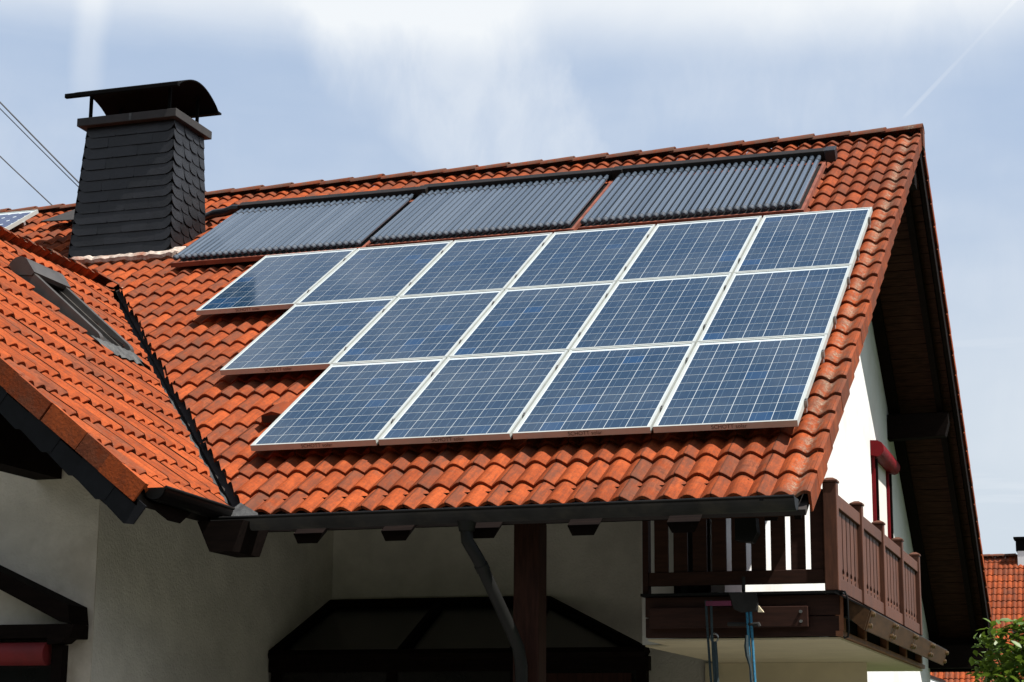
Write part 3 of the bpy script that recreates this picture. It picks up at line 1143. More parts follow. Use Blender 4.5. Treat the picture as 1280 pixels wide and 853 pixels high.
# corner post, front railing
def post(x, y, w=0.092, z0=-1.138, z1=-0.425):
    mb = MB().box((x, y, z0), (x + w, y + w, z1))
    c = (x + w / 2, y + w / 2)
    mb2 = MB()
    e = 0.007
    vs = [(x - e, y - e, z1 + 0.001), (x + w + e, y - e, z1 + 0.001), (x + w + e, y + w + e, z1 + 0.001), (x - e, y + w + e, z1 + 0.001),
          (x - e, y - e, z1 + 0.016), (x + w + e, y - e, z1 + 0.016), (x + w + e, y + w + e, z1 + 0.016), (x - e, y + w + e, z1 + 0.016),
          (x + .025, y + .025, z1 + .034), (x + w - .025, y + .025, z1 + .034), (x + w - .025, y + w - .025, z1 + .034), (x + .025, y + w - .025, z1 + .034)]
    fs = [(3, 2, 1, 0), (0, 1, 5, 4), (1, 2, 6, 5), (2, 3, 7, 6), (3, 0, 4, 7), (4, 5, 9, 8), (5, 6, 10, 9), (6, 7, 11, 10), (7, 4, 8, 11), (8, 9, 10, 11)]
    mb2.add(vs, fs)
    p = obj('post', mb, 'wood', bal, bevel=0.006)
    obj('post_cap', mb2, 'wood', bal, bevel=0.003)
    return p


PX = 0.155
post(PX, 0.0)
for y in (1.20, 2.39, 3.60, 4.85):
    post(PX + 0.01, y, 0.082, z1=-0.43)
obj('post', MB().box((-1.075, 0.01, -1.138), (-1.035, 0.09, -0.42)), 'wood_shaded', bal)
obj('top_rail', MB().box((-1.035, 0.02, -0.55), (PX, 0.075, -0.465)), 'wood_shaded', bal, bevel=0.004)
obj('bottom_rail', MB().box((-1.035, 0.02, -1.085), (PX, 0.075, -0.995)), 'wood_shaded', bal, bevel=0.004)
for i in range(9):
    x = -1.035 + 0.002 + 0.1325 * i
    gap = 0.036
    obj('slat', MB().box((x + gap, 0.03, -0.995), (x + 0.1325, 0.052, -0.551)), 'wood_shaded', bal, bevel=0.002)
# right side railing, bays between posts
ys = [(0.092, 1.20), (1.282, 2.39), (2.472, 3.60), (3.682, 4.85)]
for (a, b) in ys:
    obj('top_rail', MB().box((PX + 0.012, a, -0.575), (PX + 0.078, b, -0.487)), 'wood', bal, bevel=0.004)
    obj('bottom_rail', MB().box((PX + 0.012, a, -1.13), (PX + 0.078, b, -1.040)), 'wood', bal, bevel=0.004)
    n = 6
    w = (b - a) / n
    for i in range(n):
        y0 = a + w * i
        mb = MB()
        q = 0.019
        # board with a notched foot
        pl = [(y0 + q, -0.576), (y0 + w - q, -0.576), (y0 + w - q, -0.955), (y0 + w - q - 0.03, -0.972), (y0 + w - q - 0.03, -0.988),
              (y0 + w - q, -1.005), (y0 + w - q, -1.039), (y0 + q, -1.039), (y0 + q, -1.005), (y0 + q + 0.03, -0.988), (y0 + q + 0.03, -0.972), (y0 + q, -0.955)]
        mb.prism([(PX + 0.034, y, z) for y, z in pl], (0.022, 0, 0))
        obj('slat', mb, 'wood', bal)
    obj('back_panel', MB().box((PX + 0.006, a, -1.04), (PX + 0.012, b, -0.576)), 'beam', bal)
# side beam with battens under the rail
obj('side_beam', MB().box((0.150, 0.10, -1.43), (0.215, 4.90, -1.165)), 'beam', bal)
obj('side_ledge', MB().box((0.215, 0.02, -1.432), (0.262, 4.90, -1.398)), 'orange_batten', bal, bevel=0.003)
for y in (0.03, 1.02, 2.22, 3.42, 4.55):
    obj('side_batten', MB().box((0.215, y, -1.398), (0.268, y + 0.10, -1.17)), 'orange_batten', bal, bevel=0.003)
# planter boards hung outside: sloping sheet, four boards with bolts
mb = MB()
mb.prism([(0.23, -0.08, -1.150), (0.45, -0.02, -1.262), (0.45, 5.0, -1.262), (0.23, 5.0, -1.150)], (0, 0, -0.012))
obj('sheet_cover', mb, 'gutter', bal)
mb = MB()
mb.prism([(0.30, -0.03, -1.185), (0.445, -0.03, -1.275), (0.405, -0.03, -1.40), (0.30, -0.03, -1.31)], (0, 0.02, 0))
obj('end_plate', mb, 'bronze_board', bal)
for i in range(4):
    y0, y1 = 0.0 + 1.245 * i, 1.225 + 1.245 * i
    mb = MB()
    mb.prism([(0.440, y0, -1.270), (0.400, y0, -1.398), (0.414, y0, -1.402), (0.455, y0, -1.270)], (0, y1 - y0, 0))
    fb = obj('planter_board', mb, 'bronze_board', bal, bevel=0.003)
    for yy in (y0 + 0.06, y1 - 0.06):
        for zz, xx in ((-1.292, 0.452), (-1.365, 0.430)):
            mb = MB()
            mb.tube([(xx - 0.006, yy, zz), (xx + 0.012, yy, zz - 0.003), (xx + 0.020, yy, zz - 0.004)], [0.019, 0.019, 0.010], 8)
            obj('bolt', mb, 'brass', fb, True)
obj('planter_tray', MB().box((0.27, 0.02, -1.315), (0.42, 4.95, -1.305)), 'gutter', bal)
# bent wire hook at the corner
mb = MB()
mb.tube([(0.262, -0.05, -1.150), (0.30, -0.10, -1.155), (0.315, -0.10, -1.20), (0.318, -0.10, -1.40), (0.312, -0.10, -1.445), (0.29, -0.10, -1.452), (0.285, -0.10, -1.44)], 0.007, 6)
obj('wire_hook', mb, 'gutter', bal, True)
# plank bolted on the front beam
pl = obj('front_plank', MB().box((-1.02, -0.035, -1.372), (0.045, 0.018, -1.238)), 'wood_shaded', bal, bevel=0.004)
for x, z in ((0.0, -1.275), (0.0, -1.338)):
    obj('bolt', MB().tube([(x, -0.036, z), (x, -0.048, z)], 0.011, 8), 'steel', pl, True)
# window strips behind the front railing
fw = obj('room_window', MB().box((-1.02, y_room - 0.03, -1.12), (-0.98, y_room - 0.002, -0.2)).box((-0.80, y_room - 0.03, -1.12), (-0.76, y_room - 0.002, -0.2)), 'beam', house)
obj('pane', MB().box((-0.98, y_room - 0.012, -1.12), (-0.80, y_room - 0.003, -0.2)), 'glass_dark', fw)

# ------------------------------------------------------------------ timber post, downpipe, canopy
obj('terrace_post', MB().box((-1.840, -0.46, GZ + 0.04), (-1.660, -0.28, -0.68)), 'post', house, bevel=0.012)
mb = MB()
mb.tube([(-1.985, -0.985, -0.735), (-1.985, -0.985, -0.80)], [0.065, 0.05], 12)
dp = obj('pipe_outlet', mb, 'pipe', house, True)
mb = MB()
mb.tube([(-1.985, -0.985, -0.80), (-1.980, -0.985, -0.86), (-1.955, -0.96, -0.91), (-1.92, -0.93, -0.98), (-1.795, -0.62, -1.42), (-1.768, -0.56, -1.52), (-1.755, -0.53, -1.64), (-1.75, -0.52, GZ + 0.04)], 0.042, 12)
obj('downpipe', mb, 'pipe', house, True)
obj('pipe_collar', MB().tube([(-1.912, -0.91, -1.008), (-1.902, -0.885, -1.043)], 0.047, 12), 'pipe', dp, True)


def canopy():
    c = obj('terrace_canopy', MB().box((ww + 0.01, 1.93, -1.56), (-1.52, 2.01, -1.45)), 'beam', house)
    top_l, top_r = Vector((ww + 0.01, 3.17, -0.93)), Vector((-2.72, 3.17, -0.93))
    bot_l, bot_r = Vector((ww + 0.01, 1.95, -1.44)), Vector((-1.55, 1.95, -1.44))
    side = Vector((-1.55, 3.17, -1.44))
    for nm, poly in (('glass_panel', [bot_l, bot_l.lerp(bot_r, .36), top_l.lerp(top_r, .52), top_l]),
                     ('glass_panel', [bot_l.lerp(bot_r, .36), bot_l.lerp(bot_r, .66), top_r, top_l.lerp(top_r, .52)]),
                     ('glass_panel', [bot_l.lerp(bot_r, .66), bot_r, top_r]),
                     ):
        obj(nm, MB().prism(poly, (0, 0, -0.02)), 'canopy_glass', c)
    up = Vector((0, 0, 0.02))
    for a, b in ((top_l, bot_l), (top_r, bot_r), (top_l.lerp(top_r, .52), bot_l.lerp(bot_r, .36)), (top_l, top_r), (bot_l, bot_r),
                 (top_r, bot_l.lerp(bot_r, .66))):
        obj('glazing_bar', MB().tube([a + up, b + up], 0.045, 6), 'beam', c)
    obj('canopy_front', MB().box((ww + 0.02, 1.97, GZ + 0.04), (-1.54, 1.99, -1.56)), 'canopy_glass', c)
    for x in (ww + 0.03, -3.7, -2.65, -1.62):
        obj('canopy_post', MB().box((x, 1.94, GZ + 0.04), (x + 0.08, 2.02, -1.56)), 'beam', c)
    obj('canopy_rail', MB().box((-2.60, 1.925, -1.75), (-1.66, 1.94, -1.58)), 'post', c)


canopy()

# ------------------------------------------------------------------ door hood with red awning on the wing
def door_hood():
    y0 = -1.10
    h = obj('door_hood', MB().box((-7.3, y0, -1.455), (-4.78, -0.868, -1.36)), 'beam', house, bevel=0.006)
    for sg in (1, -1):
        xc = -6.03
        P = lambda x, z: (xc + (x - xc) * sg, y0 - 0.02, z)
        mb = MB()
        mb.prism([P(-4.78, -1.36), P(-4.86, -1.345), P(xc, -0.80), P(xc, -0.70), P(-4.80, -1.235)], (0, 0.25, 0))
        obj('hood_rafter', mb, 'beam', h)
    obj('hood_tympanum', MB().prism([(-4.9, -0.92, -1.355), (-6.03, -0.92, -0.80), (-7.1, -0.92, -1.355)], (0, 0.03, 0)), 'plaster_old', h)
    mb = MB()
    mb.prism([(-4.77, y0 - 0.03, -1.44), (-4.735, y0 - 0.03, -1.365), (-4.94, y0 - 0.03, -1.365), (-4.94, y0 - 0.03, -1.50), (-4.84, y0 - 0.03, -1.49)], (0, 0.15, 0))
    obj('hood_bracket', mb, 'beam', h)
    obj('hood_post', MB().box((-4.93, y0 + 0.02, GZ + 0.04), (-4.85, y0 + 0.10, -1.50)), 'beam', h)
    obj('awning_roll', MB().tube([(-7.2, y0 + 0.03, -1.56), (-4.96, y0 + 0.03, -1.56)], 0.078, 16), 'awning_red', h, True)
    obj('door', MB().box((-7.1, -0.880, GZ + 0.04), (-4.97, -0.868, -1.47)), 'glass_dark', h)


door_hood()

# ------------------------------------------------------------------ skylight on the wing
def skylight():
    # tilted a little: shutter box end stands higher than the foot
    y0, y1, s0, s1 = 1.17, 1.74, 2.74, 3.86
    tilt = math.atan2(0.055, s1 - s0)
    F = F_WING @ Matrix.Translation((y0, s0, -0.028)) @ Matrix.Rotation(tilt, 4, 'X')
    W, L = y1 - y0, s1 - s0
    sk = obj('skylight', MB().box((-0.10, -0.14, -0.12), (W + 0.06, L + 0.16, -0.055), F_WING @ Matrix.Translation((y0, s0, 0.03))), 'valley', house)
    # side rails (rounded feet), sash, glass, shutter box
    for x in (0.0, W - 0.06):
        mb = MB()
        n = 6
        pr = [(0.075 + 0.07 * -math.sin(math.pi * i / 2 / n), 0.0 + 0.075 * (1 - math.cos(math.pi * i / 2 / n))) for i in range(n + 1)]
        pts = [(x, L, -0.10), (x, 0.02, -0.10)] + [(x, 0.005 + (1 - math.sin(math.pi * i / 2 / n)) * 0.02 + (0.10 * (i / n) ** 2), -0.02 + 0.095 * math.sin(math.pi * i / 2 / n)) for i in range(n + 1)] + [(x, L, 0.075)]
        mb.prism(pts, (0.06, 0, 0))
        for i in range(len(mb.v)):
            mb.v[i] = F @ mb.v[i]
        obj('side_rail', mb, 'skyframe', sk, bevel=0.004)
    obj('foot_bar', MB().box((0.06, 0.0, -0.10), (W - 0.06, 0.05, 0.03), F), 'skyframe', sk, bevel=0.006)
    for sx in (0.063, W - 0.098):
        obj('sash', MB().box((sx, 0.092, -0.06), (sx + 0.035, L - 0.15, 0.02), F), 'skybox', sk)
    obj('pane', MB().box((0.098, 0.05, -0.06), (W - 0.098, L - 0.15, -0.03), F), 'glass_dark', sk)
    mb = MB()
    n = 10
    prof = [(L - 0.17, 0.088), (L - 0.17, 0.05), (L - 0.04, -0.04), (L + 0.07, -0.06)] + [
        (L - 0.02 + 0.10 * math.cos(math.pi * (i / n) * 0.62), 0.01 + 0.115 * math.sin(math.pi * (i / n) * 0.62)) for i in range(n + 1)]
    mb.prism([(-0.012, a, b) for a, b in prof], (W + 0.024, 0, 0))
    for i in range(len(mb.v)):
        mb.v[i] = F @ mb.v[i]
    obj('shutter_box', mb, 'skybox', sk, True, angle=30)
    # crinkled lead apron below
    mb = MB()
    r = random.Random(9)
    nx = 26
    vs = []
    for j, (s, n0) in enumerate(((0.02, 0.005), (-0.10, -0.005), (-0.21, -0.02))):
        for i in range(nx + 1):
            vs.append(F_WING @ Vector((y0 - 0.18 + (W + 0.16) * i / nx, s0 + s * 0.75 + r.uniform(-.012, .012) * (j > 0), 0.020 + n0 - 0.02 * j * 0 + 0.007 * math.cos(2 * math.pi * (i / nx) * (W + .3) / 0.15) * (j > 0) + r.uniform(-.005, .005))))
    n = nx + 1
    fs = [(j * n + i, j * n + i + 1, (j + 1) * n + i + 1, (j + 1) * n + i) for j in range(2) for i in range(nx)]
    obj('lead_apron', mb.add(vs, fs), 'lead', sk, True)


skylight()

# ------------------------------------------------------------------ chimney
def chimney():
    yf, yb = 5.07, 5.88
    zb, zt = 2.75, 4.55
    def sec(z):
        t = (z - 3.0) / (4.55 - 3.0)
        return (-8.80 + 0.13 * t, -7.57 - 0.045 * t, yf + 0.045 * t, yb - 0.10 * t)
    def ring(z, e=0.0):
        a, b, c, d = sec(z)
        return [(a + e, c + e, z), (b - e, c + e, z), (b - e, d - e, z), (a + e, d - e, z)]
    lo, hi = ring(2.4, 0.012), ring(4.56, 0.012)
    ch = obj('chimney', MB().add(lo + hi, [(3, 2, 1, 0), (4, 5, 6, 7), (0, 1, 5, 4), (1, 2, 6, 5), (2, 3, 7, 6), (3, 0, 4, 7)]), 'slate_core', house)
    r = random.Random(21)
    rows = 13
    hrow = (4.55 - 2.93) / rows

    def slate(p0, p1, up, nrm, z0, h, right, curved, ov=0.018):
        """slate from p0 to p1 (bottom edge), rounded at one lower corner, tilted so the foot stands proud"""
        d = (p1 - p0)
        L = d.length
        d = d / L
        pts = []
        rr = min(h * 0.8, L * 0.5) if curved else h * 0.22
        n = 5
        if right:
            pts.append((0, 0.0))
            for i in range(n + 1):
                a = math.pi / 2 * i / n
                pts.append((L - rr + rr * math.sin(a), rr * (1 - math.cos(a))))
            pts += [(L, h + ov), (0, h + ov)]
        else:
            for i in range(n + 1):
                a = math.pi / 2 * (1 - i / n)
                pts.append((rr - rr * math.sin(a), rr * (1 - math.cos(a))))
            pts += [(L, 0), (L, h + ov), (0, h + ov)]
        mb = MB()
        out0, th = 0.012 + r.uniform(-.0015, .002), 0.006
        a = []
        for (x, y) in pts:
            out = out0 * (1 - y / (h + ov)) + 0.002
            a.append(p0 + d * x + up * y + nrm * out)
        mb.prism(a, nrm * th)
        return mb

    for k in range(rows):
        z0 = 2.93 + hrow * k
        z1 = z0 + hrow
        for face in ('front', 'side', 'left', 'back'):
            c0, c1 = ring(z0), ring(z1)
            i0, i1 = {'front': (0, 1), 'side': (1, 2), 'back': (2, 3), 'left': (3, 0)}[face]
            a0, a1 = Vector(c0[i0]), Vector(c0[i1])
            up = ((Vector(c1[i0]) + Vector(c1[i1])) / 2 - (a0 + a1) / 2)
            h = up.length
            up = up / h
            d = (a1 - a0).normalized()
            nrm = d.cross(up).normalized()
            n = 4
            lift = 0.003 if face == 'side' else 0.0012
            cuts = [0.0] + [(i + 0.5 * ((k + 1) % 2) * (0.7 if i else 1) + r.uniform(-.06, .06)) / n for i in range(1 if True else 0, n)] + [1.0]
            cuts = sorted(cuts)
            L = (a1 - a0).length
            for i in range(len(cuts) - 1):
                if cuts[i + 1] - cuts[i] < 0.05:
                    continue
                p0 = a0 + d * (cuts[i] * L + (0.0015 if i else -0.008))
                p1 = a0 + d * (cuts[i + 1] * L + ((-0.003 if face == 'side' else 0.003) if i < len(cuts) - 2 else 0.008))
                mb = slate(p0 + nrm * (lift * ((i + k) % 2)), p1 + nrm * (lift * ((i + k) % 2)), up, nrm, z0, h, right=(face in ('front',) and i == len(cuts) - 2), curved=(i == 0 or face == 'side' or (face == 'front' and i == len(cuts) - 2)))
                obj('slate', mb, 'slate', ch)
    # slab
    a, b, c, d = sec(4.55)
    obj('slab', MB().box((a - 0.095, c - 0.10, 4.552), (b + 0.075, d + 0.085, 4.645)), 'cap', ch, bevel=0.006)
    obj('slab_joint', MB().box((-8.115, c - 0.104, 4.556), (-8.085, c - 0.10, 4.642)), 'lead', ch)
    obj('flue', MB().tube([(-8.15, 5.5, 4.645), (-8.15, 5.5, 4.74)], 0.16, 14), 'hood', ch, True)
    # arched hood on four legs; axis along x
    x0, x1 = -8.895, -7.50
    y0, y1 = 4.98, 5.93
    zc, rise = 4.895, 0.185
    n = 18
    mb = MB()
    vs = []
    for x in (x0, x1):
        for th in (0.0, -0.012):
            for i in range(n + 1):
                t = i / n
                y = y0 + (y1 - y0) * t
                z = zc + (rise + th) * (math.sin(math.pi * t) ** 0.8) + th * 0.3
                vs.append((x, y, z))
    m = n + 1
    fs = []
    for i in range(n):
        fs.append((i, i + 1, 2 * m + i + 1, 2 * m + i))
        fs.append((m + i, 3 * m + i, 3 * m + i + 1, m + i + 1))
        fs.append((i, m + i, m + i + 1, i + 1))
        fs.append((2 * m + i, 2 * m + i + 1, 3 * m + i + 1, 3 * m + i))
    fs.append((0, 2 * m, 3 * m, m))
    fs.append((n, m + n, 3 * m + n, 2 * m + n))
    mb.add(vs, fs)
    obj('hood', mb, 'hood', ch, True)
    obj('hood_rim', MB().box((x0 - 0.004, y0 - 0.035, zc - 0.022), (x1 + 0.004, y0 + 0.012, zc + 0.028)), 'hood', ch, bevel=0.008)
    obj('hood_rim', MB().box((x0 - 0.004, y1 - 0.012, zc - 0.016), (x1 + 0.004, y1 + 0.06, zc + 0.006)), 'hood', ch)
    for lx, ly in ((-8.66, 5.12), (-7.68, 5.12), (-8.66, 5.76), (-7.68, 5.76)):
        hh = zc + rise * (math.sin(math.pi * (ly - y0) / (y1 - y0)) ** 0.8) - 0.02
        obj('hood_leg', MB().box((lx - 0.016, ly - 0.014, 4.645), (lx + 0.016, ly + 0.014, hh)), 'hood', ch)
    # mortar fillet on the front foot and a sheet behind
    mb = MB()
    pts = []
    for i in range(24):
        x = -8.72 + 1.28 * i / 23
        pts.append(main(x, 5.80 + r.uniform(-.02, .02), -0.105 + r.uniform(-.012, .012)))
    mb.tube(pts, [0.045 + r.uniform(-.01, .012) for _ in pts], 7)
    mb.box((-8.72, 5.80, -0.17), (-7.42, 6.02, -0.09), F_MAIN)
    obj('mortar_band', mb, 'mortar', ch, True)
    # grey sheet lying on the tiles left of the chimney
    mb = MB().prism([main(-9.98, 7.42, -0.02), main(-8.86, 7.42, -0.06), main(-8.86, 8.15, -0.06), main(-9.6, 8.15, -0.02)], F_MAIN.to_3x3() @ Vector((0, 0, -0.012)))
    obj('sheet_flashing', mb, 'cap', ch)


chimney()

# ------------------------------------------------------------------ photovoltaic panels
def strip_boxes(boxes):
    mb = MB()
    for lo, hi in boxes:
        mb.box(lo, hi)
    return mb


fw_ = 0.019
ME_FRAME = strip_boxes([((0, 0, -0.046), (PANEL_W, fw_, 0)), ((0, PANEL_H - fw_, -0.046), (PANEL_W, PANEL_H, 0)),
                        ((0, fw_, -0.046), (fw_, PANEL_H - fw_, 0)), ((PANEL_W - fw_, fw_, -0.046), (PANEL_W, PANEL_H - fw_, 0))]).mesh('frame', 'alu')
ME_BACK = strip_boxes([((fw_, fw_, -0.016), (PANEL_W - fw_, PANEL_H - fw_, -0.006))]).mesh('backsheet', 'backsheet')
CELL, PITCH, PITCH_Y, CELL_Y = 0.1522, 0.1565, 0.1595, 0.1520
ME_CELL = strip_boxes([((0, 0, 0), (CELL, CELL_Y, 0.0012))]).mesh('solar_cell', 'cell')
MX = (PANEL_W - 6 * PITCH + (PITCH - CELL)) / 2
MY = 0.034
ME_BUS = strip_boxes([((MX + PITCH * i + CELL * q - 0.0009, MY, -0.0047), (MX + PITCH * i + CELL * q + 0.0009, PANEL_H - 0.058, -0.0042))
                      for i in range(6) for q in (0.27, 0.73)]).mesh('busbar', 'busbar')
ME_PRAIL = strip_boxes([((-0.01, - 0.02, -0.088), (PANEL_W + 0.01, 0.02, -0.047))]).mesh('mounting_rail', 'rail')
ME_CLAMP = strip_boxes([((PANEL_W + 0.001, -0.025, -0.05), (PANEL_W + 0.019, 0.025, 0.004)), ((PANEL_W + 0.004, -0.008, 0.004), (PANEL_W + 0.016, 0.008, 0.010))]).mesh('clamp', 'steel')
ME_HOOK = strip_boxes([((-0.02, -0.015, -0.16), (0.02, 0.015, -0.088))]).mesh('roof_hook', 'steel')


def make_panel():
    p = bpy.data.objects.new('solar_panel', None)
    COL.objects.link(p)
    p.empty_display_size = 0.2
    link('frame', ME_FRAME, p)
    link('backsheet', ME_BACK, p)
    for i in range(6):
        for j in range(10):
            link('solar_cell', ME_CELL, p, Matrix.Translation((MX + PITCH * i, MY + PITCH_Y * j, -0.0059)))
    link('busbar', ME_BUS, p)
    for s in (0.36, 1.32):
        link('mounting_rail', ME_PRAIL, p, Matrix.Translation((0, s, 0)))
        for hx in (0.12, 0.82):
            link('roof_hook', ME_HOOK, p, Matrix.Translation((hx, s, 0)))
    for s in (0.36, 1.32):
        link('clamp', ME_CLAMP, p, Matrix.Translation((0, s, 0)))
    return p


def copy_thing(src):
    r = src.copy()
    COL.objects.link(r)
    for ch in src.children:
        c = ch.copy()
        c.parent = r
        COL.objects.link(c)
        for g in ch.children:
            d = g.copy()
            d.parent = c
            COL.objects.link(d)
    return r


TXT = bpy.data.curves.new('lettering', 'FONT')
TXT.body = 'SCHOTT solar'
TXT.size = 0.040
TXT.align_x = 'CENTER'
TXT.align_y = 'CENTER'
TXT.materials.append(M['lettering'])
tmp = bpy.data.objects.new('lettering', TXT)
COL.objects.link(tmp)
bpy.context.view_layer.update()
ME_TXT = bpy.data.meshes.new_from_object(tmp)
ME_TXT.name = 'lettering'
bpy.data.objects.remove(tmp)

row_word = ['bottom', 'middle', 'top']
proto = make_panel()
first = True
names = {
    (0, 3): 'blue solar panel at the left end of the bottom row of four',
    (0, 2): 'blue solar panel second from the left in the bottom row',
    (0, 1): 'blue solar panel second from the right in the bottom row',
    (0, 0): 'blue solar panel at the right end of the bottom row, nearest the eave and balcony',
    (1, 4): 'blue solar panel at the left end of the middle row with its lower edge showing',
    (1, 3): 'blue solar panel second from the left in the middle row',
    (1, 2): 'blue solar panel at the centre of the middle row of five',
    (1, 1): 'blue solar panel second from the right in the middle row',
    (1, 0): 'blue solar panel at the right end of the middle row beside the verge tiles',
    (2, 5): 'leftmost panel of the top row, its lower left corner dark',
    (2, 4): 'blue solar panel second from the left in the top row',
    (2, 3): 'blue solar panel third from the left in the top row, below the middle tube collector',
    (2, 2): 'blue solar panel third from the right in the top row',
    (2, 1): 'blue solar panel second from the right in the top row, below the right tube collector',
    (2, 0): 'blue solar panel at the top right corner of the panel field',
}
names[(0, 1)] = 'blue solar panel second from the right in the bottom row'
for row, cnt in ((0, 4), (1, 5), (2, 6)):
    for k in range(cnt):
        p = proto if first else copy_thing(proto)
        first = False
        x = -PANEL_W - (PANEL_W + GAPX) * k
        p.matrix_world = F_MAIN @ Matrix.Translation((x, row * (PANEL_H + GAPY), 0))
        tag(p, names[(row, k)], 'solar panel', 'photovoltaic panels on the main roof')
        if row == 0 or k == cnt - 1:
            t = link('lettering', ME_TXT, p, Matrix.Translation((PANEL_W * 0.53, -0.0012, -0.024)) @ Matrix.Rotation(rad(90), 4, 'X'))

# single panel behind the chimney: monocrystalline cells with cut corners
def far_panel():
    m = F_MAIN @ Matrix.Translation((-10.30 - PANEL_W, 7.93 - PANEL_H, 0.0))
    p = thing('solar_panel', (0, 0, 0), 'dark blue solar panel with white diamonds, far left behind the wing ridge', 'solar panel', mtx=m)
    link('frame', ME_FRAME, p)
    link('backsheet', ME_BACK, p)
    c = 0.026
    poly = [(c, 0, 0), (CELL - c, 0, 0), (CELL, c, 0), (CELL, CELL - c, 0), (CELL - c, CELL, 0), (c, CELL, 0), (0, CELL - c, 0), (0, c, 0)]
    me = MB().prism(poly, (0, 0, 0.0012)).mesh('solar_cell', 'cell_mono')
    for i in range(6):
        for j in range(10):
            link('solar_cell', me, p, Matrix.Translation((MX + PITCH * i, MY + PITCH * j, -0.0059)))
    for s in (0.36, 1.32):
        link('mounting_rail', ME_PRAIL, p, Matrix.Translation((0, s, 0)))
        for hx in (0.12, 0.82):
            link('roof_hook', ME_HOOK, p, Matrix.Translation((hx, s, 0)))


far_panel()

# ------------------------------------------------------------------ evacuated tube collectors
def tube_mesh():
    mb = MB()
    r = 0.0255
    L = 1.52
    pts = [(0, 0.0, 0), (0, 0.012, 0), (0, 0.035, 0), (0, L, 0)]
    mb.tube(pts, [0.012, 0.024, r, r], 14)
    return mb.mesh('glass_tube', 'tube', True)


ME_TUBE = tube_mesh()
ME_CAP = MB().tube([(0, 0.0, 0), (0, 0.018, 0), (0, 0.045, 0)], [0.016, 0.030, 0.031], 12).mesh('tube_cap', 'tube_cap', True)
ME_RING = MB().tube([(0, 0.0, 0), (0, 0.02, 0)], 0.0285, 12).mesh('tube_ring', 'tube_ring', True)
ME_NECK = MB().tube([(0, 0.0, 0), (0, 0.20, 0)], [0.0255, 0.022], 12).mesh('tube_neck', 'tube', True)


def collector(x0, x1, s_b, label, end_right):
    m = F_MAIN @ Matrix.Translation((x0, s_b, 0.0))
    c = thing('tube_collector', (0, 0, 0), label, 'solar collector', 'evacuated tube collectors below the ridge', mtx=m)
    W = x1 - x0
    n = 30
    step = (W - 0.05) / (n - 1)
    for i in range(n):
        x = 0.025 + step * i
        link('glass_tube', ME_TUBE, c, Matrix.Translation((x, 0.055, 0.0)))
        cp = link('tube_cap', ME_CAP, c, Matrix.Translation((x, 0.0, 0.0)))
        link('tube_ring', ME_RING, c, Matrix.Translation((x, 0.042, 0.0)))
        link('tube_ring', ME_RING, c, Matrix.Translation((x, 1.575, 0.0)))
        link('tube_neck', ME_NECK, c, Matrix.Translation((x, 1.60, 0.0)))
    obj('manifold', MB().box((-0.03, 1.76, -0.055), (W + 0.03, 1.90, 0.060)), 'manifold', c, bevel=0.012)
    obj('back_tray', MB().box((-0.01, -0.01, -0.088), (W + 0.01, 1.76, -0.072)), 'manifold', c)
    obj('foot_rail', MB().box((-0.02, -0.035, -0.085), (W + 0.02, -0.006, -0.036)), 'tray', c)
    obj('side_rail', MB().box((W + 0.015, -0.03, -0.088), (W + 0.045, 1.76, -0.04)), 'tray', c)
    obj('pipe_joint', MB().box((W + 0.03, 1.74, -0.06), (W + 0.14, 1.905, 0.066)), 'manifold' if not end_right else 'tube_ring', c, bevel=0.008)
    for x in (0.3, W - 0.3):
        obj('roof_hook', MB().box((x - 0.02, 0.1, -0.16), (x + 0.02, 0.14, -0.088)).box((x - 0.02, 1.5, -0.16), (x + 0.02, 1.54, -0.088)), 'steel', c)
    return c


c1 = collector(-7.185, -5.10, 5.24, 'leftmost glass tube collector, beside the slate chimney', False)
collector(-5.015, -2.93, 5.31, 'middle one of the three glass tube collectors below the ridge', False)
collector(-2.825, -0.705, 5.34, 'rightmost glass tube collector with a black end box toward the verge', True)
# insulated pipe from the left manifold to the chimney
mb = MB()
mb.tube([(-0.02, 1.83, 0.0), (-0.12, 1.85, 0.0), (-0.22, 1.82, -0.02), (-0.36, 1.84, -0.03), (-0.52, 1.90, -0.08)], [0.05, 0.055, 0.05, 0.05, 0.045], 9)
obj('insulated_pipe', mb, 'tube_ring', c1, True)

# orange vent tile standing out beside the panels
for (x, s) in ((-5.55, 4.42), (-4.12, 0.72)):
    mb = MB()
    mb.prism([(-0.10, 0, 0), (0.10, 0, 0), (0.09, 0, 0.07), (0.0, 0, 0.10), (-0.09, 0, 0.07)], (0, 0.26, -0.02))
    vt = obj('vent_tile', mb, 'tile', main_roof, True, mtx=F_MAIN @ Matrix.Translation((x - 0.05, s, -0.115)))
    obj('vent_opening', MB().box((-0.085, -0.003, 0.008), (0.085, 0.0, 0.066)), 'valley', vt)

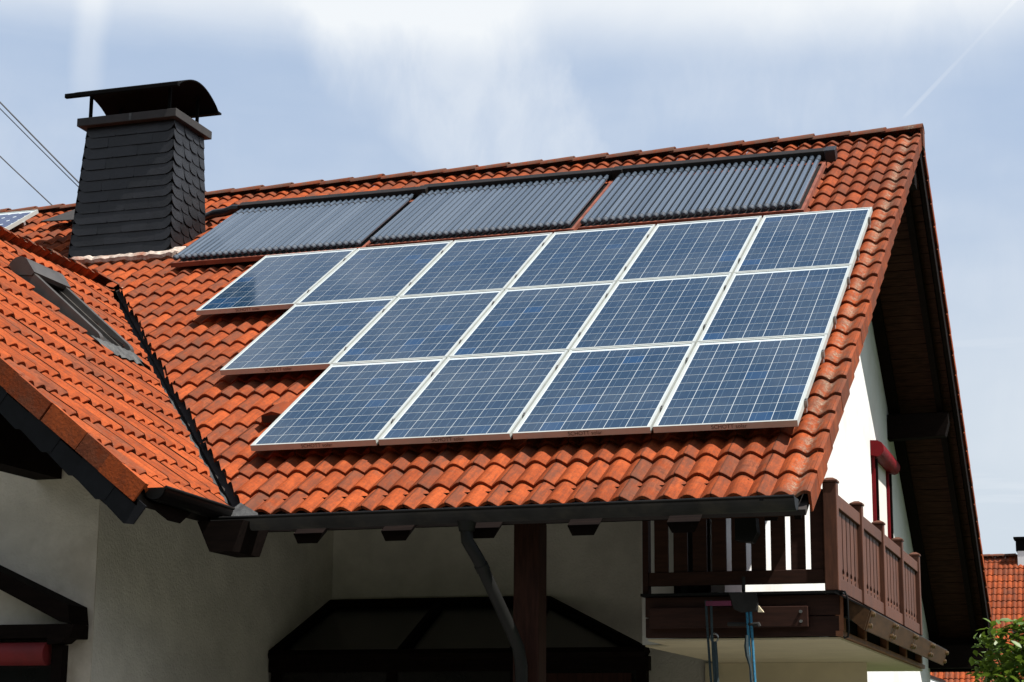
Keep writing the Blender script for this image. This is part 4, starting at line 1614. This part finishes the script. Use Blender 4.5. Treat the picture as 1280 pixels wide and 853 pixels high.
# ------------------------------------------------------------------ things hanging under the balcony
def hang():
    Y = -0.13
    r = random.Random(4)
    mb = MB()
    for dx, w in ((0.0, 0), (0.035, 0.01)):
        pts = []
        for i in range(14):
            t = i / 13
            pts.append((-0.610 + dx + 0.075 * t ** 1.3 - 0.02 * t * (dx > 0), Y + 0.006 * math.sin(5 * t + dx * 90), -1.20 - 1.15 * t))
        mb.tube(pts, 0.0085, 6)
    rp = tag(obj('rope', mb, 'rope_dark', None, True), 'pair of thin dark blue ropes hanging on the left under the balcony beam', 'rope', 'ropes hanging under the balcony')
    obj('strap', MB().box((-0.61, Y - 0.012, -1.236), (-0.44, Y + 0.012, -1.205)), 'pink', rp)
    mb = MB()
    pts = [(-0.553 + 0.045 * t, Y, -1.47 - 0.9 * t) for t in [i / 8 for i in range(9)]]
    mb.tube(pts, [0.013, 0.015, 0.012, 0.0085, 0.008, 0.008, 0.008, 0.008, 0.008], 6)
    mb2 = MB()
    ring = [(-0.556 + 0.026 * math.sin(a), Y, -1.445 + 0.028 * math.cos(a)) for a in [2 * math.pi * i / 14 for i in range(15)]]
    rp = tag(obj('rope', mb, 'rope_dark', None, True), 'short dark strap hanging from a steel ring under the balcony', 'rope', 'ropes hanging under the balcony')
    obj('ring', mb2.tube(ring, 0.006, 6), 'steel', rp, True)
    mb = MB()
    for dx in (-0.012, 0.012):
        pts = []
        for i in range(14):
            t = i / 13
            pts.append((-0.325 + dx + 0.05 * t, Y, -1.27 - 1.1 * t))
        mb.tube(pts, 0.0095, 6)
    rp = tag(obj('rope', mb, 'rope_blue', None, True), 'bright blue doubled rope hanging below the grey bracket', 'rope', 'ropes hanging under the balcony')
    mb = MB()
    mb.tube([(-0.338, Y - 0.015, -1.43), (-0.342, Y - 0.015, -1.50), (-0.335, Y - 0.015, -1.56), (-0.318, Y - 0.015, -1.63), (-0.30, Y - 0.015, -1.85)], [0.010, 0.016, 0.016, 0.010, 0.006], 6)
    obj('strap', mb, 'rope_dark', rp, True)
    br = thing('bracket', (-0.34, Y, -1.14), 'dark grey trapezoid bracket clipped over the balcony edge above the blue rope', 'bracket')
    mb = MB()
    mb.prism([(-0.455, Y - 0.02, -1.150), (-0.275, Y - 0.02, -1.150), (-0.262, Y - 0.02, -1.275), (-0.375, Y - 0.02, -1.282), (-0.42, Y - 0.02, -1.262)], (0, 0.06, 0))
    obj('plate', mb, 'plate', br, bevel=0.006)
    obj('pin', MB().tube([(-0.365, Y + 0.04, -1.155), (-0.365, Y + 0.04, -1.045)], 0.012, 8), 'plate', br, True)
    obj('tip', MB().prism([(-0.258, Y - 0.015, -1.24), (-0.225, Y - 0.015, -1.282), (-0.262, Y - 0.015, -1.282)], (0, 0.03, 0)), 'plaster_cream', br)
    obj('arm', MB().tube([(-0.47, Y + 0.03, -1.355), (-0.30, Y, -1.36), (-0.262, Y - 0.01, -1.358), (-0.255, Y - 0.01, -1.375)], 0.014, 8), 'plate', br, True)


hang()
# small flood lamp box under the eave corner
fl = thing('flood_lamp', (-0.26, -0.5, -0.80), 'small black flood lamp under the eave in front of the balcony slats', 'lamp')
obj('lamp_body', MB().prism([(-0.335, -0.50, -0.70), (-0.20, -0.50, -0.70), (-0.19, -0.50, -0.80), (-0.225, -0.50, -0.865), (-0.335, -0.50, -0.85)], (0, 0.12, 0)), 'gutter', fl, bevel=0.006)
obj('lamp_arm', MB().box((-0.29, -0.44, -0.70), (-0.25, -0.40, -0.45)), 'gutter', fl)

# ------------------------------------------------------------------ overhead wires
def wire(a, b, r, label):
    a, b = Vector(a), Vector(b)
    pts = []
    for i in range(13):
        t = i / 12
        pts.append(a.lerp(b, t) + Vector((0, 0, -0.10 * 4 * t * (1 - t))))
    tag(obj('power_line', MB().tube(pts, r, 6), 'wire', None, True), label, 'cable', 'overhead cables behind the chimney')


def on_y(px, py, Y):
    d = FWD + RIGHT * ((px - 640) / 2367.3) + DOWN * ((py - 446.0) / 2367.3)
    return CAM_POS + d * ((Y - CAM_POS.y) / d.y)


WL = (Vector((-17.69, 9, 11.80)), Vector((-10.15, 9, 4.33)))
a, b = Vector((-12.488, 9, 6.659)), Vector((-11.185, 9, 5.364))
d = b - a
wire(a - d * 4, b + d * 0.9, 0.011, 'upper dark cable of the close pair crossing the sky left of the chimney')
a, b = Vector((-12.481, 9, 6.565)), Vector((-11.181, 9, 5.297))
d = b - a
wire(a - d * 4, b + d * 0.9, 0.007, 'thinner pale lower cable of the close pair left of the chimney')
a, b = Vector((-12.43, 9, 5.865)), Vector((-11.533, 9, 5.035))
d = b - a
wire(a - d * 5, b + d * 1.0, 0.009, 'lowest single cable reaching the ridge above the far left solar panel')

# ------------------------------------------------------------------ neighbour's house
def neighbour():
    nb = thing('neighbour_house', (3, 46, GZ), 'distant house with orange tiled roof beyond the gable at the right edge', 'house')
    P = rad(40)
    ry, rz = 47.2, 3.80
    F = Matrix(((1, 0, 0, 0), (0, math.cos(P), -math.sin(P), ry), (0, math.sin(P), math.cos(P), rz), (0, 0, 0, 1)))
    x0, x1 = -5.3, 8.0
    rf = obj('roof', MB().box((x0, -8.0, -0.25), (x1, 0, -0.08), F), 'deck', nb)
    FB = Matrix(((-1, 0, 0, 0), (0, -math.cos(P), math.sin(P), ry), (0, math.sin(P), math.cos(P), rz), (0, 0, 0, 1)))
    obj('roof', MB().box((-x1, -8.0, -0.25), (-x0, -0.01, -0.08), FB), 'tray', nb)
    rest = []
    rr = random.Random(12)
    cnt = 0
    for k in range(24):
        s = -7.95 + 0.335 * k
        for i in range(44):
            x = x0 + 0.30 * i
            m = F @ Matrix.Translation((x, s, 0.0)) @ jitter(rr)
            c = m @ Vector((0.15, 0.2, 0))
            v = c - CAM_POS
            dd = v.dot(FWD)
            px = 640 + 2367.3 * v.dot(RIGHT) / dd
            py = 446 + 2367.3 * v.dot(DOWN) / dd
            if 1145 < px < 1290 and py < 865 and not (px < 1235 and py < 830 and px < 1180 + (py - 690) * 0.3):
                link('roof_tile', ME_NB, rf, m)
                cnt += 1
            else:
                rest.append((m, ME_NB))
    join_stuff('tile_field', rf, rest, 'tile_nb', rr)
    for i in range(34):
        x = x0 + 0.386 * i
        if x > -2.2 and x < -1.45 or x > 4 or x < -2.2:
            link('ridge_tile', ME_RIDGE, rf, Matrix.Translation((x, ry, rz + 0.02)))
    obj('snow_vent', MB().box((-2.92, -1.32, 0.0), (-2.50, -1.10, 0.16), F), 'valley', rf)
    # chimney with a white collar and dark hood
    ch = obj('chimney', MB().box((-1.32, 46.9, 3.3), (-0.55, 47.5, 3.93)), 'white_paint', nb)
    obj('chimney_hood', MB().box((-1.36, 46.9, 3.94), (-0.5, 47.5, 4.30)), 'hood', ch)
    obj('hood_lid', MB().box((-1.42, 46.85, 4.30), (-0.45, 47.55, 4.36)), 'hood', ch)
    obj('flue', MB().box((-1.00, 47.0, 4.36), (-0.8, 47.3, 4.62)), 'cap', ch)
    obj('wall', MB().box((x0 + 0.4, 42.2, GZ), (x1 - 0.4, 52.2, -2.2)), 'white_paint', nb)
    mb = MB()
    for x in (x0 + 0.4, x1 - 0.7):
        mb.prism([(x, 42.2, -2.195), (x, 52.2, -2.195), (x, 47.2, 2.0 + 1.3)], (0.3, 0, 0))
    obj('gable', mb, 'white_paint', nb)
    # white garage between
    ga = thing('garage', (-2.2, 21, GZ), 'flat white sunlit outbuilding just visible under the balcony corner', 'garage')
    obj('wall', MB().box((-4.2, 20, GZ), (-1.42, 24, -0.86)), 'white_paint', ga)
    obj('roof_edge', MB().box((-4.25, 19.95, -0.86), (-1.40, 24.05, -0.81)), 'gutter', ga)


M['tile_nb'] = tile_material('neighbour clay tile', 0.4, 1.15)
ME_NB = roll_attr(tile_mb(seg=8).mesh('roof_tile', 'tile_nb', True, recalc=False, angle=50))
neighbour()

# ------------------------------------------------------------------ tree by the gable
def tree():
    base = Vector((1.25, 10.6, GZ))
    t = thing('tree', base, 'leafy green young tree in front of the gable at the lower right corner', 'tree')
    r = random.Random(31)
    mb = MB()
    mb.tube([base, base + Vector((0.03, 0, 0.9)), base + Vector((-0.02, 0.05, 1.7)), base + Vector((-0.1, 0, 2.5))], [0.09, 0.07, 0.05, 0.02], 9)
    tips = []
    for i in range(26):
        h = r.uniform(1.0, 2.4)
        a = r.uniform(0, 2 * math.pi)
        L = r.uniform(0.45, 0.95)
        p = base + Vector((-0.05, 0, h))
        q = p + Vector((math.cos(a) * L, math.sin(a) * L, r.uniform(0.25, 0.85)))
        q.z = min(q.z, -0.72 + r.uniform(-0.2, 0.12))
        mid = p.lerp(q, 0.5) + Vector((0, 0, -0.06))
        mb.tube([p, mid, q], [0.022, 0.014, 0.005], 5)
        tips.append((p, mid, q))
    # shoots that stand up in front of the roof
    for (x, y, z) in ((0.50, 10.0, -0.76), (0.42, 10.2, -0.83), (0.72, 9.9, -0.70), (0.86, 10.1, -0.78), (0.98, 10.0, -0.66), (0.62, 10.4, -0.98), (0.38, 10.1, -1.15), (0.55, 9.9, -1.15), (0.80, 9.8, -0.98), (1.0, 9.9, -0.9), (0.9, 9.8, -1.2), (0.66, 9.8, -1.3)):
        p = Vector((x + 0.2, y + 0.2, z - 0.75))
        q = Vector((x, y, z))
        mb.tube([p, p.lerp(q, 0.6) + Vector((0.03, 0, 0)), q], [0.012, 0.008, 0.003], 5)
        tips.append((p, p.lerp(q, 0.6), q))
    obj('trunk', mb, 'bark', t, True)
    L = 0.15
    vs = [(0, 0, 0), (0.35 * L, -0.22 * L, 0.03 * L), (0.35 * L, 0.22 * L, 0.03 * L), (0.70 * L, -0.17 * L, 0.0), (0.70 * L, 0.17 * L, 0.0), (L, 0, -0.10 * L), (0.35 * L, 0, -0.03 * L), (0.7 * L, 0, -0.05 * L)]
    fs = [(0, 1, 6), (0, 6, 2), (1, 3, 7, 6), (6, 7, 4, 2), (3, 5, 7), (7, 5, 4)]
    me = MB().add(vs, fs).mesh('leaf', 'leaf', True, recalc=False)
    rest = []
    cand = []
    for (p, mid, q) in tips:
        for j in range(80):
            tt = r.uniform(0.15, 1.0) ** 0.7
            c = p.lerp(mid, tt * 2) if tt < 0.5 else mid.lerp(q, tt * 2 - 1)
            sp = 0.17 * (1.15 - tt * 0.85)
            c = c + Vector((r.gauss(0, sp), r.gauss(0, sp), r.gauss(0, sp * 0.6)))
            if c.x < 0.22:
                continue
            yaw = r.uniform(0, 2 * math.pi)
            m = (Matrix.Translation(c) @ Matrix.Rotation(yaw, 4, 'Z') @ Matrix.Rotation(r.uniform(-0.9, 0.6), 4, 'Y')
                 @ Matrix.Rotation(r.uniform(-0.7, 0.7), 4, 'X') @ Matrix.Scale(r.uniform(0.65, 1.25), 4))
            cand.append((-(c - CAM_POS).length + (5 if in_view(c, 5) else 0), m))
    cand.sort(key=lambda q: -q[0])
    for i, (_, m) in enumerate(cand):
        if i < 280:
            o = link('leaf', me, t)
            o.matrix_basis = m
        else:
            rest.append((m, me))
    join_stuff('foliage', t, rest, 'leaf', r)


tree()
